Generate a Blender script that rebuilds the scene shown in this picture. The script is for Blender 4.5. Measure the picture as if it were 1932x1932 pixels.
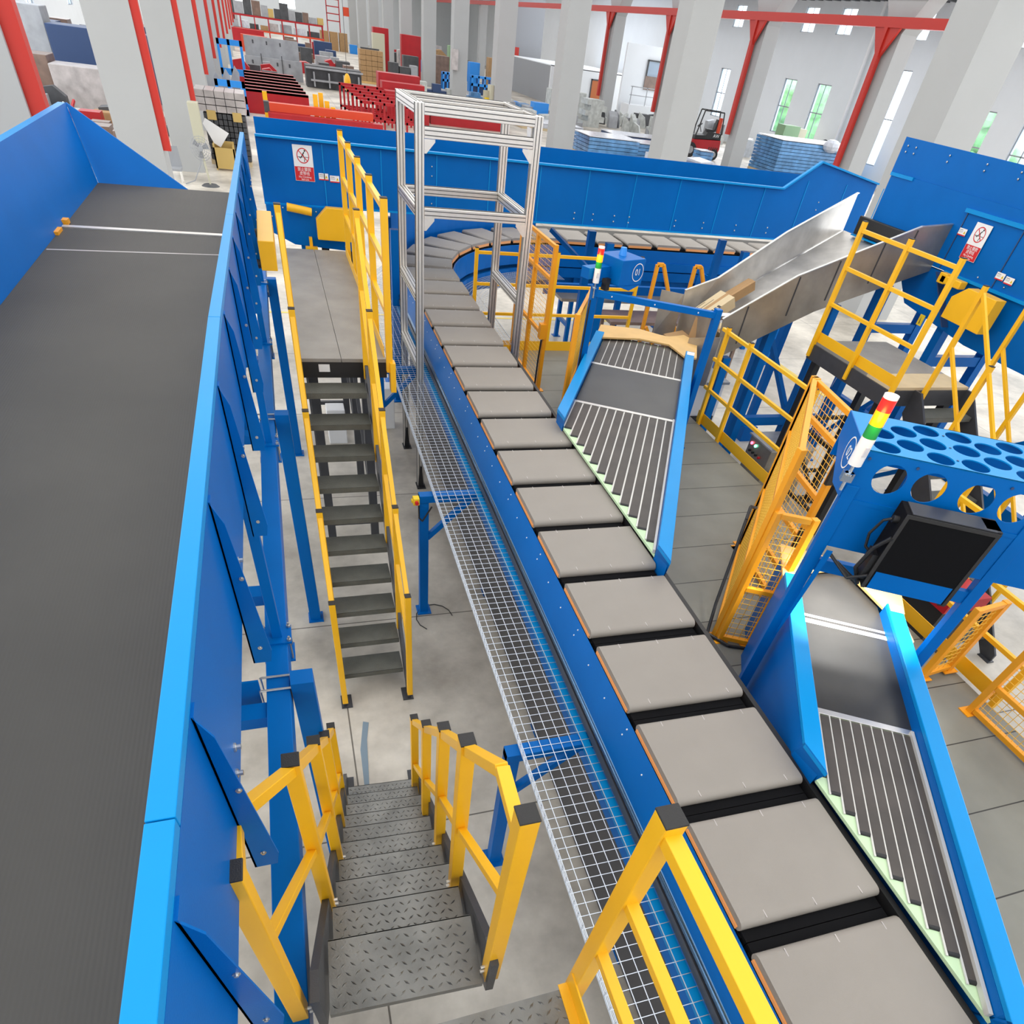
import bpy, math, random
from mathutils import Matrix, Vector
random.seed(7)
PI = math.pi
S = bpy.context.scene
C = S.collection
for o in list(bpy.data.objects):
    bpy.data.objects.remove(o)

# ------------------------------------------------------------------ camera
def cam_axes(y, p, r):
    f = Vector((math.sin(y)*math.cos(p), math.cos(y)*math.cos(p), -math.sin(p)))
    rt = Vector((math.cos(y), -math.sin(y), 0))
    dn = f.cross(rt)
    c, s = math.cos(r), math.sin(r)
    return c*rt + s*dn, -s*rt + c*dn, f
_r, _d, _f = cam_axes(math.radians(22.471), math.radians(46.494), math.radians(-8.8825))
cam = bpy.data.cameras.new('camera')
camo = bpy.data.objects.new('camera', cam); C.objects.link(camo)
m = Matrix.Identity(4)
for i in range(3):
    m[i][0] = _r[i]; m[i][1] = -_d[i]; m[i][2] = -_f[i]
m[2][3] = 4.5
camo.matrix_world = m
cam.sensor_width = 36; cam.sensor_fit = 'HORIZONTAL'
cam.lens = 36*1150.58/1932
cam.shift_x = 0; cam.shift_y = (1288-966)/1932
cam.clip_start = 0.02; cam.clip_end = 600
S.camera = camo

# ------------------------------------------------------------------ world, light, exposure
S.view_settings.view_transform = 'Standard'
S.view_settings.look = 'None'
S.view_settings.gamma = 1
S.view_settings.exposure = 0.15
w = bpy.data.worlds.new('sky'); S.world = w; w.use_nodes = True
wn = w.node_tree.nodes; wn.clear()
bg = wn.new('ShaderNodeBackground'); out = wn.new('ShaderNodeOutputWorld')
bg.inputs[0].default_value = (0.80, 0.90, 1.0, 1); bg.inputs[1].default_value = 5.0
w.node_tree.links.new(bg.outputs[0], out.inputs[0])

def area(name, loc, rot, sx, sy, power, col=(1, 1, 1), spread=None):
    l = bpy.data.lights.new(name, 'AREA'); l.shape = 'RECTANGLE'; l.size = sx; l.size_y = sy
    l.energy = power; l.color = col
    if spread: l.spread = spread
    o = bpy.data.objects.new(name, l); C.objects.link(o)
    o.location = loc; o.rotation_euler = rot
    return o
# added fill: wide area lamps under the ceiling, and daylight from the long walls
area('roof_light', (4, 6, 8.3), (0, 0, 0), 34, 30, 3500, (1, 0.99, 0.97))
area('roof_light', (5, 93, 8.3), (0, 0, 0), 36, 140, 13500, (0.98, 0.99, 1))
area('roof_light', (31, 60, 7.3), (0, 0, 0), 10, 90, 1700, (0.98, 0.99, 1))
area('window_light', (-13.5, 60, 4.0), (0, -PI/2, 0), 7, 150, 5600, (0.92, 0.96, 1))
area('window_light', (37.0, 60, 4.0), (0, PI/2, 0), 7, 150, 6400, (0.94, 0.97, 1))
area('window_light', (36.8, 6, 4.2), (0, PI/2, 0), 7, 30, 3200, (0.94, 0.97, 1))  # added fill to brighten blue panels facing right; no window on this stretch
area('window_light', (10, -9, 4.5), (-PI/2, 0, 0), 40, 7, 250, (0.96, 0.98, 1))  # added fill from the windowless back wall

# ------------------------------------------------------------------ materials
def lin(c):
    c = c/255.0
    return c/12.92 if c <= 0.04045 else ((c+0.055)/1.055)**2.4
def rgb(r, g, b): return (lin(r), lin(g), lin(b), 1)
MT = {}
def mat(name, col, rough=0.5, metal=0.0, var=0.0, vs=8.0, bump=0.0, bs=60.0, emis=None, es=0, coat=0.0, trans=0.0, alpha=1.0, spec=0.5):
    M = bpy.data.materials.new(name); M.use_nodes = True
    nt = M.node_tree; b = nt.nodes['Principled BSDF']
    b.inputs['Base Color'].default_value = col
    b.inputs['Roughness'].default_value = rough
    b.inputs['Metallic'].default_value = metal
    b.inputs['Coat Weight'].default_value = coat
    b.inputs['Transmission Weight'].default_value = trans
    b.inputs['Alpha'].default_value = alpha
    b.inputs['Specular IOR Level'].default_value = spec
    tc = nt.nodes.new('ShaderNodeTexCoord')
    if var > 0:
        n = nt.nodes.new('ShaderNodeTexNoise'); n.inputs['Scale'].default_value = vs; n.inputs['Detail'].default_value = 5
        nt.links.new(tc.outputs['Object'], n.inputs['Vector'])
        r = nt.nodes.new('ShaderNodeMapRange'); r.inputs[1].default_value = 0.25; r.inputs[2].default_value = 0.75
        r.inputs[3].default_value = 1-var; r.inputs[4].default_value = 1+var*0.7
        nt.links.new(n.outputs[0], r.inputs[0])
        mx = nt.nodes.new('ShaderNodeVectorMath'); mx.operation = 'SCALE'
        mx.inputs[0].default_value = col[:3]
        nt.links.new(r.outputs[0], mx.inputs[3]); nt.links.new(mx.outputs[0], b.inputs['Base Color'])
    if bump > 0:
        n2 = nt.nodes.new('ShaderNodeTexNoise'); n2.inputs['Scale'].default_value = bs; n2.inputs['Detail'].default_value = 3
        nt.links.new(tc.outputs['Object'], n2.inputs['Vector'])
        bp = nt.nodes.new('ShaderNodeBump'); bp.inputs['Strength'].default_value = bump; bp.inputs['Distance'].default_value = 0.01
        nt.links.new(n2.outputs[0], bp.inputs['Height']); nt.links.new(bp.outputs[0], b.inputs['Normal'])
    if emis:
        b.inputs['Emission Color'].default_value = emis; b.inputs['Emission Strength'].default_value = es
    MT[name] = M
    return M
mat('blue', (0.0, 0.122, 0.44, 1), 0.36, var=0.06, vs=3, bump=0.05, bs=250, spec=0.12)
mat('blue_light', (0.0, 0.25, 0.62, 1), 0.36, var=0.04, vs=3, spec=0.2)  # lit copy of the blue: brightness of top faces put into the colour
mat('yellow', (0.93, 0.49, 0.010, 1), 0.36, var=0.04, vs=4)
mat('orange', (0.90, 0.36, 0.010, 1), 0.42, var=0.05, vs=4)
mat('black_cap', (0.018, 0.017, 0.017, 1), 0.6, bump=0.2, bs=300)
mat('black', (0.012, 0.012, 0.013, 1), 0.5)
mat('black_matte', (0.005, 0.005, 0.006, 1), 0.85, spec=0.12)
mat('belt', (0.046, 0.043, 0.038, 1), 0.62, var=0.18, vs=1.6, bump=0.12, bs=400)
mat('cart_belt', (0.275, 0.250, 0.222, 1), 0.55, var=0.06, vs=3, bump=0.08, bs=400)
mat('strip_belt', (0.062, 0.052, 0.046, 1), 0.55, var=0.3, vs=5)
mat('wide_belt', (0.032, 0.030, 0.028, 1), 0.33, var=0.35, vs=3)
mat('white_metal', (0.62, 0.61, 0.58, 1), 0.4, metal=0.2)
mat('alu', (0.78, 0.75, 0.71, 1), 0.36, metal=0.85, var=0.05, vs=20)
mat('slot', (0.10, 0.10, 0.10, 1), 0.5, metal=0.5)
mat('zinc', (0.62, 0.62, 0.60, 1), 0.32, metal=0.9, var=0.18, vs=9)
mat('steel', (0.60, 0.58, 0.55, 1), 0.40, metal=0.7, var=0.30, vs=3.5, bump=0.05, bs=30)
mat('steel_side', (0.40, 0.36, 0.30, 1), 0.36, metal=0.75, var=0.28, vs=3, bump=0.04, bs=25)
mat('wire', (0.66, 0.72, 0.80, 1), 0.35, metal=0.6)
mat('wire_yellow', (0.90, 0.50, 0.05, 1), 0.45)
mat('dark_steel', (0.060, 0.062, 0.070, 1), 0.42, metal=0.3, var=0.12, vs=10, bump=0.1, bs=200)
mat('tread_near', (0.18, 0.18, 0.17, 1), 0.30, metal=0.65, var=0.35, vs=7, bump=0.06, bs=120)
mat('tread_far', (0.15, 0.155, 0.135, 1), 0.45, metal=0.35, var=0.15, vs=10, bump=0.35, bs=90)
mat('deck', (0.30, 0.285, 0.26, 1), 0.48, metal=0.25, var=0.22, vs=2.5, bump=0.3, bs=110)
mat('tile_floor', (0.225, 0.222, 0.188, 1), 0.5, var=0.16, vs=2.5)
mat('wood', (0.68, 0.43, 0.16, 1), 0.5, var=0.12, vs=4)
mat('cardboard', (0.40, 0.24, 0.11, 1), 0.8, var=0.12, vs=5)
mat('cardboard_pale', (0.60, 0.48, 0.30, 1), 0.8, var=0.1, vs=4)
mat('white_plastic', (0.80, 0.80, 0.80, 1), 0.45)
mat('paper', (0.82, 0.82, 0.82, 1), 0.6)
mat('sign_red', (0.62, 0.012, 0.018, 1), 0.5)
mat('sign_black', (0.02, 0.02, 0.02, 1), 0.6)
mat('sign_yellow', (0.85, 0.60, 0.02, 1), 0.6)
mat('label_blue', (0.03, 0.20, 0.60, 1), 0.4)
mat('mint', (0.52, 0.70, 0.44, 1), 0.45)
mat('copper', (0.85, 0.34, 0.10, 1), 0.45)
mat('tube_blue', (0.10, 0.19, 0.32, 1), 0.22, metal=0.9)
mat('chrome', (0.55, 0.62, 0.70, 1), 0.16, metal=1)
mat('channel', (0.10, 0.10, 0.11, 1), 0.4, metal=0.6)
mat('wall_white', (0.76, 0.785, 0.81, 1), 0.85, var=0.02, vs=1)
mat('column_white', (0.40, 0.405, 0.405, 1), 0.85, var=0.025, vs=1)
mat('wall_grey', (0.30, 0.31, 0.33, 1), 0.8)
mat('roof_deck', (0.10, 0.10, 0.11, 1), 0.8)
mat('concrete_beam', (0.42, 0.42, 0.43, 1), 0.85)
mat('red_pipe', (0.50, 0.020, 0.010, 1), 0.45)
mat('machine_red', (0.42, 0.006, 0.012, 1), 0.42, var=0.15, vs=2)
mat('machine_orange', (0.66, 0.06, 0.015, 1), 0.45)
mat('galv_plate', (0.36, 0.37, 0.39, 1), 0.5, metal=0.3, var=0.2, vs=2)
mat('dark_frame', (0.06, 0.062, 0.068, 1), 0.55, var=0.3, vs=3)
mat('wrap', (0.46, 0.42, 0.41, 1), 0.3, var=0.3, vs=3, bump=0.4, bs=8)
mat('wrap_brown', (0.20, 0.13, 0.10, 1), 0.32, var=0.3, vs=3, bump=0.4, bs=8)
mat('wrap_blue', (0.10, 0.27, 0.52, 1), 0.25, var=0.45, vs=2.2, bump=0.5, bs=6)
mat('wrap_clear', (0.62, 0.64, 0.70, 1), 0.25, var=0.2, vs=5, bump=0.5, bs=8)
mat('dark_navy', (0.02, 0.05, 0.14, 1), 0.5)
mat('junk_pale', (0.50, 0.52, 0.50, 1), 0.5, var=0.3, vs=4)
mat('beige_box', (0.50, 0.48, 0.36, 1), 0.5)
mat('green_cab', (0.22, 0.36, 0.20, 1), 0.5)
mat('door_wood', (0.48, 0.14, 0.04, 1), 0.5)
mat('rubber', (0.02, 0.02, 0.022, 1), 0.7)
mat('red_lamp', (0.7, 0.006, 0.006, 1), 0.3, emis=(1, 0.02, 0.01, 1), es=0.7)
mat('amber_lamp', (0.85, 0.20, 0.0, 1), 0.3, emis=(1, 0.27, 0.0, 1), es=1.5)
mat('green_lamp', (0.005, 0.20, 0.04, 1), 0.3, emis=(0, 0.4, 0.06, 1), es=0.12)
mat('pale_paint', (0.20, 0.27, 0.33, 1), 0.6)
mat('indicator_red', (1, 0.1, 0.15, 1), 0.3, emis=(1, 0.12, 0.2, 1), es=4)
mat('indicator_green', (0.1, 1, 0.4, 1), 0.3, emis=(0.2, 1, 0.6, 1), es=4)
mat('screen_glow', (1, 1, 1, 1), 0.3, emis=(1, 1, 1, 1), es=5)
mat('sky_pane', (0.75, 0.85, 0.95, 1), 0.05, trans=1.0)
mat('foliage', (0.28, 0.50, 0.20, 1), 0.8, var=0.5, vs=2.0)
mat('outside_wall', (0.62, 0.48, 0.42, 1), 0.8)
mat('yellow_paint', (0.75, 0.55, 0.12, 1), 0.6)
mat('kraft_tape', (0.55, 0.38, 0.12, 1), 0.5)
mat('blue_plastic', (0.02, 0.26, 0.75, 1), 0.4)

# concrete floor: mottled, with saw-cut joints and scuffs
def floor_mat():
    M = bpy.data.materials.new('concrete_floor'); M.use_nodes = True
    nt = M.node_tree; b = nt.nodes['Principled BSDF']; N = nt.nodes.new; L = nt.links.new
    tc = N('ShaderNodeTexCoord')
    n1 = N('ShaderNodeTexNoise'); n1.inputs['Scale'].default_value = 0.45; n1.inputs['Detail'].default_value = 7; n1.inputs['Roughness'].default_value = 0.62
    n2 = N('ShaderNodeTexNoise'); n2.inputs['Scale'].default_value = 6; n2.inputs['Detail'].default_value = 6
    L(tc.outputs['Object'], n1.inputs['Vector']); L(tc.outputs['Object'], n2.inputs['Vector'])
    cr = N('ShaderNodeValToRGB'); L(n1.outputs[0], cr.inputs[0])
    cr.color_ramp.elements[0].position = 0.32; cr.color_ramp.elements[0].color = (0.28, 0.25, 0.21, 1)
    cr.color_ramp.elements[1].position = 0.66; cr.color_ramp.elements[1].color = (0.80, 0.74, 0.64, 1)
    mx = N('ShaderNodeMix'); mx.data_type = 'RGBA'; mx.blend_type = 'MULTIPLY'; mx.inputs[0].default_value = 0.35
    cr2 = N('ShaderNodeValToRGB'); L(n2.outputs[0], cr2.inputs[0])
    cr2.color_ramp.elements[0].position = 0.3; cr2.color_ramp.elements[0].color = (0.55, 0.54, 0.52, 1)
    cr2.color_ramp.elements[1].position = 0.7
    L(cr.outputs[0], mx.inputs[6]); L(cr2.outputs[0], mx.inputs[7])
    br = N('ShaderNodeTexBrick'); br.offset = 0; br.inputs['Scale'].default_value = 1
    br.inputs['Brick Width'].default_value = 4.4; br.inputs['Row Height'].default_value = 2.55; br.inputs['Mortar Size'].default_value = 0.007
    br.inputs['Color1'].default_value = (1, 1, 1, 1); br.inputs['Color2'].default_value = (0.93, 0.93, 0.93, 1); br.inputs['Mortar'].default_value = (0.25, 0.24, 0.23, 1)
    L(tc.outputs['Object'], br.inputs['Vector'])
    m2 = N('ShaderNodeMix'); m2.data_type = 'RGBA'; m2.blend_type = 'MULTIPLY'; m2.inputs[0].default_value = 1
    L(mx.outputs[2], m2.inputs[6]); L(br.outputs[0], m2.inputs[7])
    L(m2.outputs[2], b.inputs['Base Color'])
    b.inputs['Roughness'].default_value = 0.42
    MT['floor'] = M
floor_mat()
def tile_mat():
    M = MT['tile_floor']; nt = M.node_tree; N = nt.nodes.new; L = nt.links.new; b = nt.nodes['Principled BSDF']
    src = b.inputs['Base Color'].links[0].from_socket
    tc = N('ShaderNodeTexCoord')
    br = N('ShaderNodeTexBrick'); br.offset = 0; br.inputs['Scale'].default_value = 1
    br.inputs['Brick Width'].default_value = 30; br.inputs['Row Height'].default_value = 0.535; br.inputs['Mortar Size'].default_value = 0.005
    br.inputs['Color1'].default_value = (1, 1, 1, 1); br.inputs['Color2'].default_value = (0.9, 0.9, 0.9, 1); br.inputs['Mortar'].default_value = (0.08, 0.08, 0.08, 1)
    mp = N('ShaderNodeMapping'); mp.inputs['Location'].default_value = (15, 0.18, 0)
    L(tc.outputs['Object'], mp.inputs[0]); L(mp.outputs[0], br.inputs['Vector'])
    m2 = N('ShaderNodeMix'); m2.data_type = 'RGBA'; m2.blend_type = 'MULTIPLY'; m2.inputs[0].default_value = 1
    L(src, m2.inputs[6]); L(br.outputs[0], m2.inputs[7]); L(m2.outputs[2], b.inputs['Base Color'])
tile_mat()
def belt_mat():
    # main belt: fine lengthwise ribs
    M = MT['belt']; nt = M.node_tree; N = nt.nodes.new; L = nt.links.new; b = nt.nodes['Principled BSDF']
    tc = N('ShaderNodeTexCoord')
    wv = N('ShaderNodeTexWave'); wv.wave_type = 'BANDS'; wv.bands_direction = 'X'; wv.inputs['Scale'].default_value = 28
    L(tc.outputs['Object'], wv.inputs['Vector'])
    bp = N('ShaderNodeBump'); bp.inputs['Strength'].default_value = 0.10; bp.inputs['Distance'].default_value = 0.004
    L(wv.outputs[1], bp.inputs['Height']); L(bp.outputs[0], b.inputs['Normal'])
belt_mat()

# ------------------------------------------------------------------ mesh helpers
class MB:
    def __init__(s, M=None): s.v = []; s.f = []; s.M = M; s.q = []
    def add(s, vs, fs):
        n = len(s.v); s.q.append((n, len(s.f)))
        for v in vs:
            v = Vector(v)
            s.v.append(s.M @ v if s.M else v)
        s.f += [tuple(n+i for i in f) for f in fs]
        return s
    def box(s, a, b):
        x0, y0, z0 = [min(a[i], b[i]) for i in range(3)]; x1, y1, z1 = [max(a[i], b[i]) for i in range(3)]
        return s.add([(x0, y0, z0), (x1, y0, z0), (x1, y1, z0), (x0, y1, z0), (x0, y0, z1), (x1, y0, z1), (x1, y1, z1), (x0, y1, z1)],
                     [(3, 2, 1, 0), (4, 5, 6, 7), (0, 1, 5, 4), (1, 2, 6, 5), (2, 3, 7, 6), (3, 0, 4, 7)])
    def bar(s, p, q, wd, ht=None, up=(0, 0, 1)):
        ht = ht or wd
        p = Vector(p); q = Vector(q); d = (q-p).normalized(); up = Vector(up)
        if abs(d.dot(up)) > 0.98: up = Vector((0, 1, 0)) if abs(d.y) < 0.9 else Vector((1, 0, 0))
        sd = d.cross(up).normalized(); u = sd.cross(d).normalized()
        a = sd*wd/2; c = u*ht/2
        return s.add([p-a-c, p+a-c, p+a+c, p-a+c, q-a-c, q+a-c, q+a+c, q-a+c],
                     [(0, 1, 2, 3), (7, 6, 5, 4), (0, 4, 5, 1), (1, 5, 6, 2), (2, 6, 7, 3), (3, 7, 4, 0)])
    def tube(s, p, q, r, n=10, r2=None):
        p = Vector(p); q = Vector(q); d = (q-p).normalized()
        up = Vector((0, 0, 1)) if abs(d.z) < 0.95 else Vector((1, 0, 0))
        a = d.cross(up).normalized(); b = d.cross(a).normalized(); r2 = r if r2 is None else r2
        vs = [p+(a*math.cos(2*PI*i/n)+b*math.sin(2*PI*i/n))*r for i in range(n)]
        vs += [q+(a*math.cos(2*PI*i/n)+b*math.sin(2*PI*i/n))*r2 for i in range(n)]
        fs = [(i, n+i, n+(i+1) % n, (i+1) % n) for i in range(n)] + [tuple(range(n)), tuple(range(2*n-1, n-1, -1))]
        return s.add(vs, fs)
    def path(s, pts, r, n=8):
        for i in range(len(pts)-1): s.tube(pts[i], pts[i+1], r, n)
        return s
    def prism(s, poly, vec):
        vec = Vector(vec); n = len(poly)
        vs = [Vector(p) for p in poly]; vs += [v+vec for v in vs]
        fs = [tuple(range(n)), tuple(range(2*n-1, n-1, -1))] + [(i, n+i, n+(i+1) % n, (i+1) % n) for i in range(n)]
        return s.add(vs, fs)
    def ball(s, c, r, n=10, m=6, sz=1.0):
        c = Vector(c); vs = [c+Vector((0, 0, r*sz))]
        for j in range(1, m):
            t = PI*j/m
            for i in range(n): vs.append(c+Vector((r*math.sin(t)*math.cos(2*PI*i/n), r*math.sin(t)*math.sin(2*PI*i/n), r*sz*math.cos(t))))
        vs.append(c-Vector((0, 0, r*sz)))
        fs = [(0, 1+i, 1+(i+1) % n) for i in range(n)]
        for j in range(m-2):
            for i in range(n): fs.append((1+j*n+i, 1+(j+1)*n+i, 1+(j+1)*n+(i+1) % n, 1+j*n+(i+1) % n))
        k = 1+(m-2)*n; fs += [(k+i, len(vs)-1, k+(i+1) % n) for i in range(n)]
        return s.add(vs, fs)
    def each(s, name, m, parent=None, bev=0, smooth=False, per=1):
        """link every added piece (or run of per pieces) as an object of its own"""
        out = []; st = s.q[::per]+[(len(s.v), len(s.f))]
        for (a, fa), (b, fb) in zip(st[:-1], st[1:]):
            k = MB(); k.v = s.v[a:b]; k.f = [tuple(i-a for i in f) for f in s.f[fa:fb]]
            out.append(k.build(name, m, parent, bev, smooth))
        return out
    def build(s, name, m, parent=None, bev=0, smooth=False):
        me = bpy.data.meshes.new(name)
        off = Vector((0, 0, 0))
        if parent:
            q = parent
            while q: off += q.location; q = q.parent
        me.from_pydata([v-off for v in s.v], [], s.f); me.update()
        import bmesh
        bm = bmesh.new(); bm.from_mesh(me); bmesh.ops.recalc_face_normals(bm, faces=bm.faces); bm.to_mesh(me); bm.free()
        me.materials.append(MT[m] if isinstance(m, str) else m)
        o = bpy.data.objects.new(name, me); C.objects.link(o)
        if parent: o.parent = parent
        if bev:
            b = o.modifiers.new('bevel', 'BEVEL'); b.width = bev; b.segments = 2; b.limit_method = 'ANGLE'; b.angle_limit = 0.6
        if smooth:
            for p in me.polygons: p.use_smooth = True
            try: me.set_sharp_from_angle(angle=0.7)
            except Exception: pass
        return o
def thing(name, label, cat, loc=(0, 0, 0), group=None):
    o = bpy.data.objects.new(name, None); C.objects.link(o); o.location = loc; o.empty_display_size = 0.1
    o['label'] = label; o['category'] = cat
    if group: o['group'] = group
    return o
def tag(o, label, cat, group=None, kind=None):
    o['label'] = label; o['category'] = cat
    if group: o['group'] = group
    if kind: o['kind'] = kind
    return o
def struct(name, mb, m, bev=0):
    o = mb.build(name, m, None, bev); o['kind'] = 'structure'; return o
def text(body, size, M, m, parent, name='lettering', ext=0.0006, align='CENTER', sx=1.0):
    cu = bpy.data.curves.new(name, 'FONT'); cu.body = body; cu.size = size; cu.extrude = ext
    cu.align_x = align; cu.align_y = 'CENTER'; cu.resolution_u = 3
    t = bpy.data.objects.new(name+'_tmp', cu); C.objects.link(t)
    bpy.context.view_layer.update()
    me = bpy.data.meshes.new_from_object(t.evaluated_get(bpy.context.evaluated_depsgraph_get()))
    bpy.data.objects.remove(t)
    off = Vector((0, 0, 0)); q = parent
    while q: off += q.location; q = q.parent
    for v in me.vertices:
        v.co = M @ Vector((v.co.x*sx, v.co.y, v.co.z)) - off
    me.materials.clear(); me.materials.append(MT[m])
    o = bpy.data.objects.new(name, me); C.objects.link(o); o.parent = parent
    return o
def frame(origin, xdir, ydir):
    x = Vector(xdir).normalized(); y = Vector(ydir); y = (y-x*y.dot(x)).normalized(); z = x.cross(y)
    M = Matrix.Identity(4)
    for i in range(3): M[i][0] = x[i]; M[i][1] = y[i]; M[i][2] = z[i]; M[i][3] = origin[i]
    return M
def ring(mb, c, r, wd, n=28, M=None):
    # flat ring in local xy plane of M
    vs = []; fs = []
    for i in range(n):
        a = 2*PI*i/n
        for rr in (r-wd/2, r+wd/2):
            p = Vector((c[0]+rr*math.cos(a), c[1]+rr*math.sin(a), 0.0008)); vs.append(M @ p if M else p)
    for i in range(n):
        j = (i+1) % n; fs.append((2*i, 2*i+1, 2*j+1, 2*j))
    return mb.add(vs, fs)
ORD = ['first', 'second', 'third', 'fourth', 'fifth', 'sixth', 'seventh', 'eighth', 'ninth', 'tenth', 'eleventh', 'twelfth', 'thirteenth',
       'fourteenth', 'fifteenth', 'sixteenth', 'seventeenth', 'eighteenth', 'nineteenth', 'twentieth', 'twenty-first', 'twenty-second',
       'twenty-third', 'twenty-fourth', 'twenty-fifth', 'twenty-sixth', 'twenty-seventh', 'twenty-eighth', 'twenty-ninth', 'thirtieth',
       'thirty-first', 'thirty-second', 'thirty-third', 'thirty-fourth', 'thirty-fifth', 'thirty-sixth', 'thirty-seventh', 'thirty-eighth']
def copy_tree(o, parent=None):
    c = o.copy(); C.objects.link(c); c.parent = parent
    for ch in list(o.children): copy_tree(ch, c)
    return c
# ================================================================== HALL
struct('floor', MB().box((-14, -10, -0.2), (38, 166, 0)), 'floor')
CZ = 8.4
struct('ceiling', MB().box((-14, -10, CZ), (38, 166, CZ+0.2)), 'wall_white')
# corrugated roof soffit ribs over the right aisle
mb = MB()
for i in range(60): mb.box((28.7, 14+i*1.0, CZ-0.12), (37.9, 14.45+i*1.0, CZ-0.001))
struct('trim_1', mb, 'roof_deck')
struct('wall_back', MB().box((-14, -10.3, 0), (38, -10, CZ)), 'wall_white')
# long walls with window openings
def wall_x(name, x0, x1, ya, yb, wins):
    mb = MB(); y = ya
    for (a, b, spans) in sorted(wins):
        mb.box((x0, y, 0), (x1, a, CZ)); z = 0
        for (za, zb) in spans:
            mb.box((x0, a, z), (x1, b, za)); z = zb
        mb.box((x0, a, z), (x1, b, CZ)); y = b
    mb.box((x0, y, 0), (x1, yb, CZ))
    return struct(name, mb, 'wall_white')
SP = [(1.35, 4.35), (6.75, 8.0)]
wy = [24.5, 28.6, 32.6, 36.2, 51.0, 55.2, 65.0, 75.0]
wr = [(y, y+1.6, SP) for y in wy] + [(43.8, 45.7, [(1.0, 5.5), (6.75, 8.0)])]
wall_x('wall_right', 38, 38.3, -10, 166, wr)
wl = [(y, y+2.2, [(2.2, 5.4)]) for y in (30, 42, 54, 66, 80, 94)]
wall_x('wall_left', -14.3, -14, -10, 166, wl)
mb = MB(); xx = -14
for a in (-3.2, 4.8):
    mb.box((xx, 165, 0), (a, 165.3, CZ)); mb.box((a, 165, 0), (a+2.6, 165.3, 3.2)); mb.box((a, 165, 6.4), (a+2.6, 165.3, CZ)); xx = a+2.6
mb.box((xx, 165, 0), (38, 165.3, CZ)); struct('wall_far', mb, 'wall_white')
wn_ = 0
def window(x, a, b, za, zb, lab=True):
    global wn_
    wn_ += 1
    t = bpy.data.objects.new('window_%d' % wn_, None); C.objects.link(t); t.location = (x, (a+b)/2, za); t['kind'] = 'structure'
    f = MB(); c = 0.05
    f.box((x-.03, a, za), (x+.03, a+c, zb)).box((x-.03, b-c, za), (x+.03, b, zb)).box((x-.03, a, za), (x+.03, b, za+c)).box((x-.03, a, zb-c), (x+.03, b, zb))
    f.box((x-.025, (a+b)/2-.025, za), (x+.025, (a+b)/2+.025, zb))
    if zb-za > 2: f.box((x-.025, a, (za+zb)/2-.03), (x+.025, b, (za+zb)/2+.03))
    f.build('window_frame', 'galv_plate' if zb-za > 2 else 'white_plastic', t)
    MB().box((x-.005, a+c, za+c), (x+.005, b-c, zb-c)).build('window_pane', 'sky_pane', t)
for (a, b, sp) in wr:
    for (za, zb) in sp: window(38.12, a, b, za, zb)
for (a, b, sp) in wl:
    for (za, zb) in sp: window(-14.12, a, b, za, zb)
# greenery and a neighbouring building outside the right-hand windows
def tree(x, y, h, lab):
    t = thing('tree', lab, 'tree', (x, y, 0), 'trees outside the right-hand windows')
    MB().tube((x, y, 0), (x, y, h*.6), .16, 8).build('trunk', 'cardboard', t)
    mb = MB()
    for i in range(26):
        a = random.uniform(0, 2*PI); r = random.uniform(0, 1.7); z = random.uniform(.28, 1)*h
        mb.ball((x+r*math.cos(a), y+r*math.sin(a), z), random.uniform(.5, .95), 7, 5)
    mb.build('crown', 'foliage', t)
tree(47, 69, 4.3, 'green tree outside the tall window nearest the forklift')
tree(45, 61, 3.9, 'green tree outside the window above the wrapped blue stack, left one')
tree(46, 43.5, 4.6, 'green tree outside the window just left of the raised blue hopper side')
MB().box((40, -10, -.3), (90, 160, -.02)).build('ground_outside', 'junk_pale')['kind'] = 'structure'
tag(MB().box((52, 48, 0), (58, 58, 5.2)).prism([(51.6, 47.6, 5.2), (58.4, 47.6, 5.2), (55, 47.6, 6.6)], (0, 10.8, 0)).build('neighbouring_building', 'outside_wall'),
    'pinkish building with a pitched roof seen through the tall bright window', 'building')

# columns: left row, middle row, right row
cn = 0
def column(x0, x1, y, d, haunch=False, m='column_white'):
    global cn
    cn += 1
    mb = MB().box((x0, y, 0), (x1, y+d, CZ))
    if haunch:
        cx = (x0+x1)/2
        for s in (-1, 1):
            mb.prism([(cx, y+d/2+s*d/2, 6.3), (cx, y+d/2+s*(d/2+1.0), 7.5), (cx, y+d/2+s*(d/2+1.0), CZ), (cx, y+d/2+s*d/2, CZ)], ((x1-x0)/2, 0, 0))
            mb.prism([(cx, y+d/2+s*d/2, 6.3), (cx, y+d/2+s*(d/2+1.0), 7.5), (cx, y+d/2+s*(d/2+1.0), CZ), (cx, y+d/2+s*d/2, CZ)], (-(x1-x0)/2, 0, 0))
    o = struct('trim_%d' % (cn+1), mb, m)
    return o
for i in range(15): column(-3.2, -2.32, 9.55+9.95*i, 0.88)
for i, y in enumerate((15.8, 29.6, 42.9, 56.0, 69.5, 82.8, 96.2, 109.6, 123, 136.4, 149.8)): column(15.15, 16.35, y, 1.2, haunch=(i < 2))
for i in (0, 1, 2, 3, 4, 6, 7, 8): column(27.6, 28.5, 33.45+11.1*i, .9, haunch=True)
struct('trim_40', MB().box((27.5, 13, 7.6), (28.6, 150, CZ-.005)), 'concrete_beam')

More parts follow.
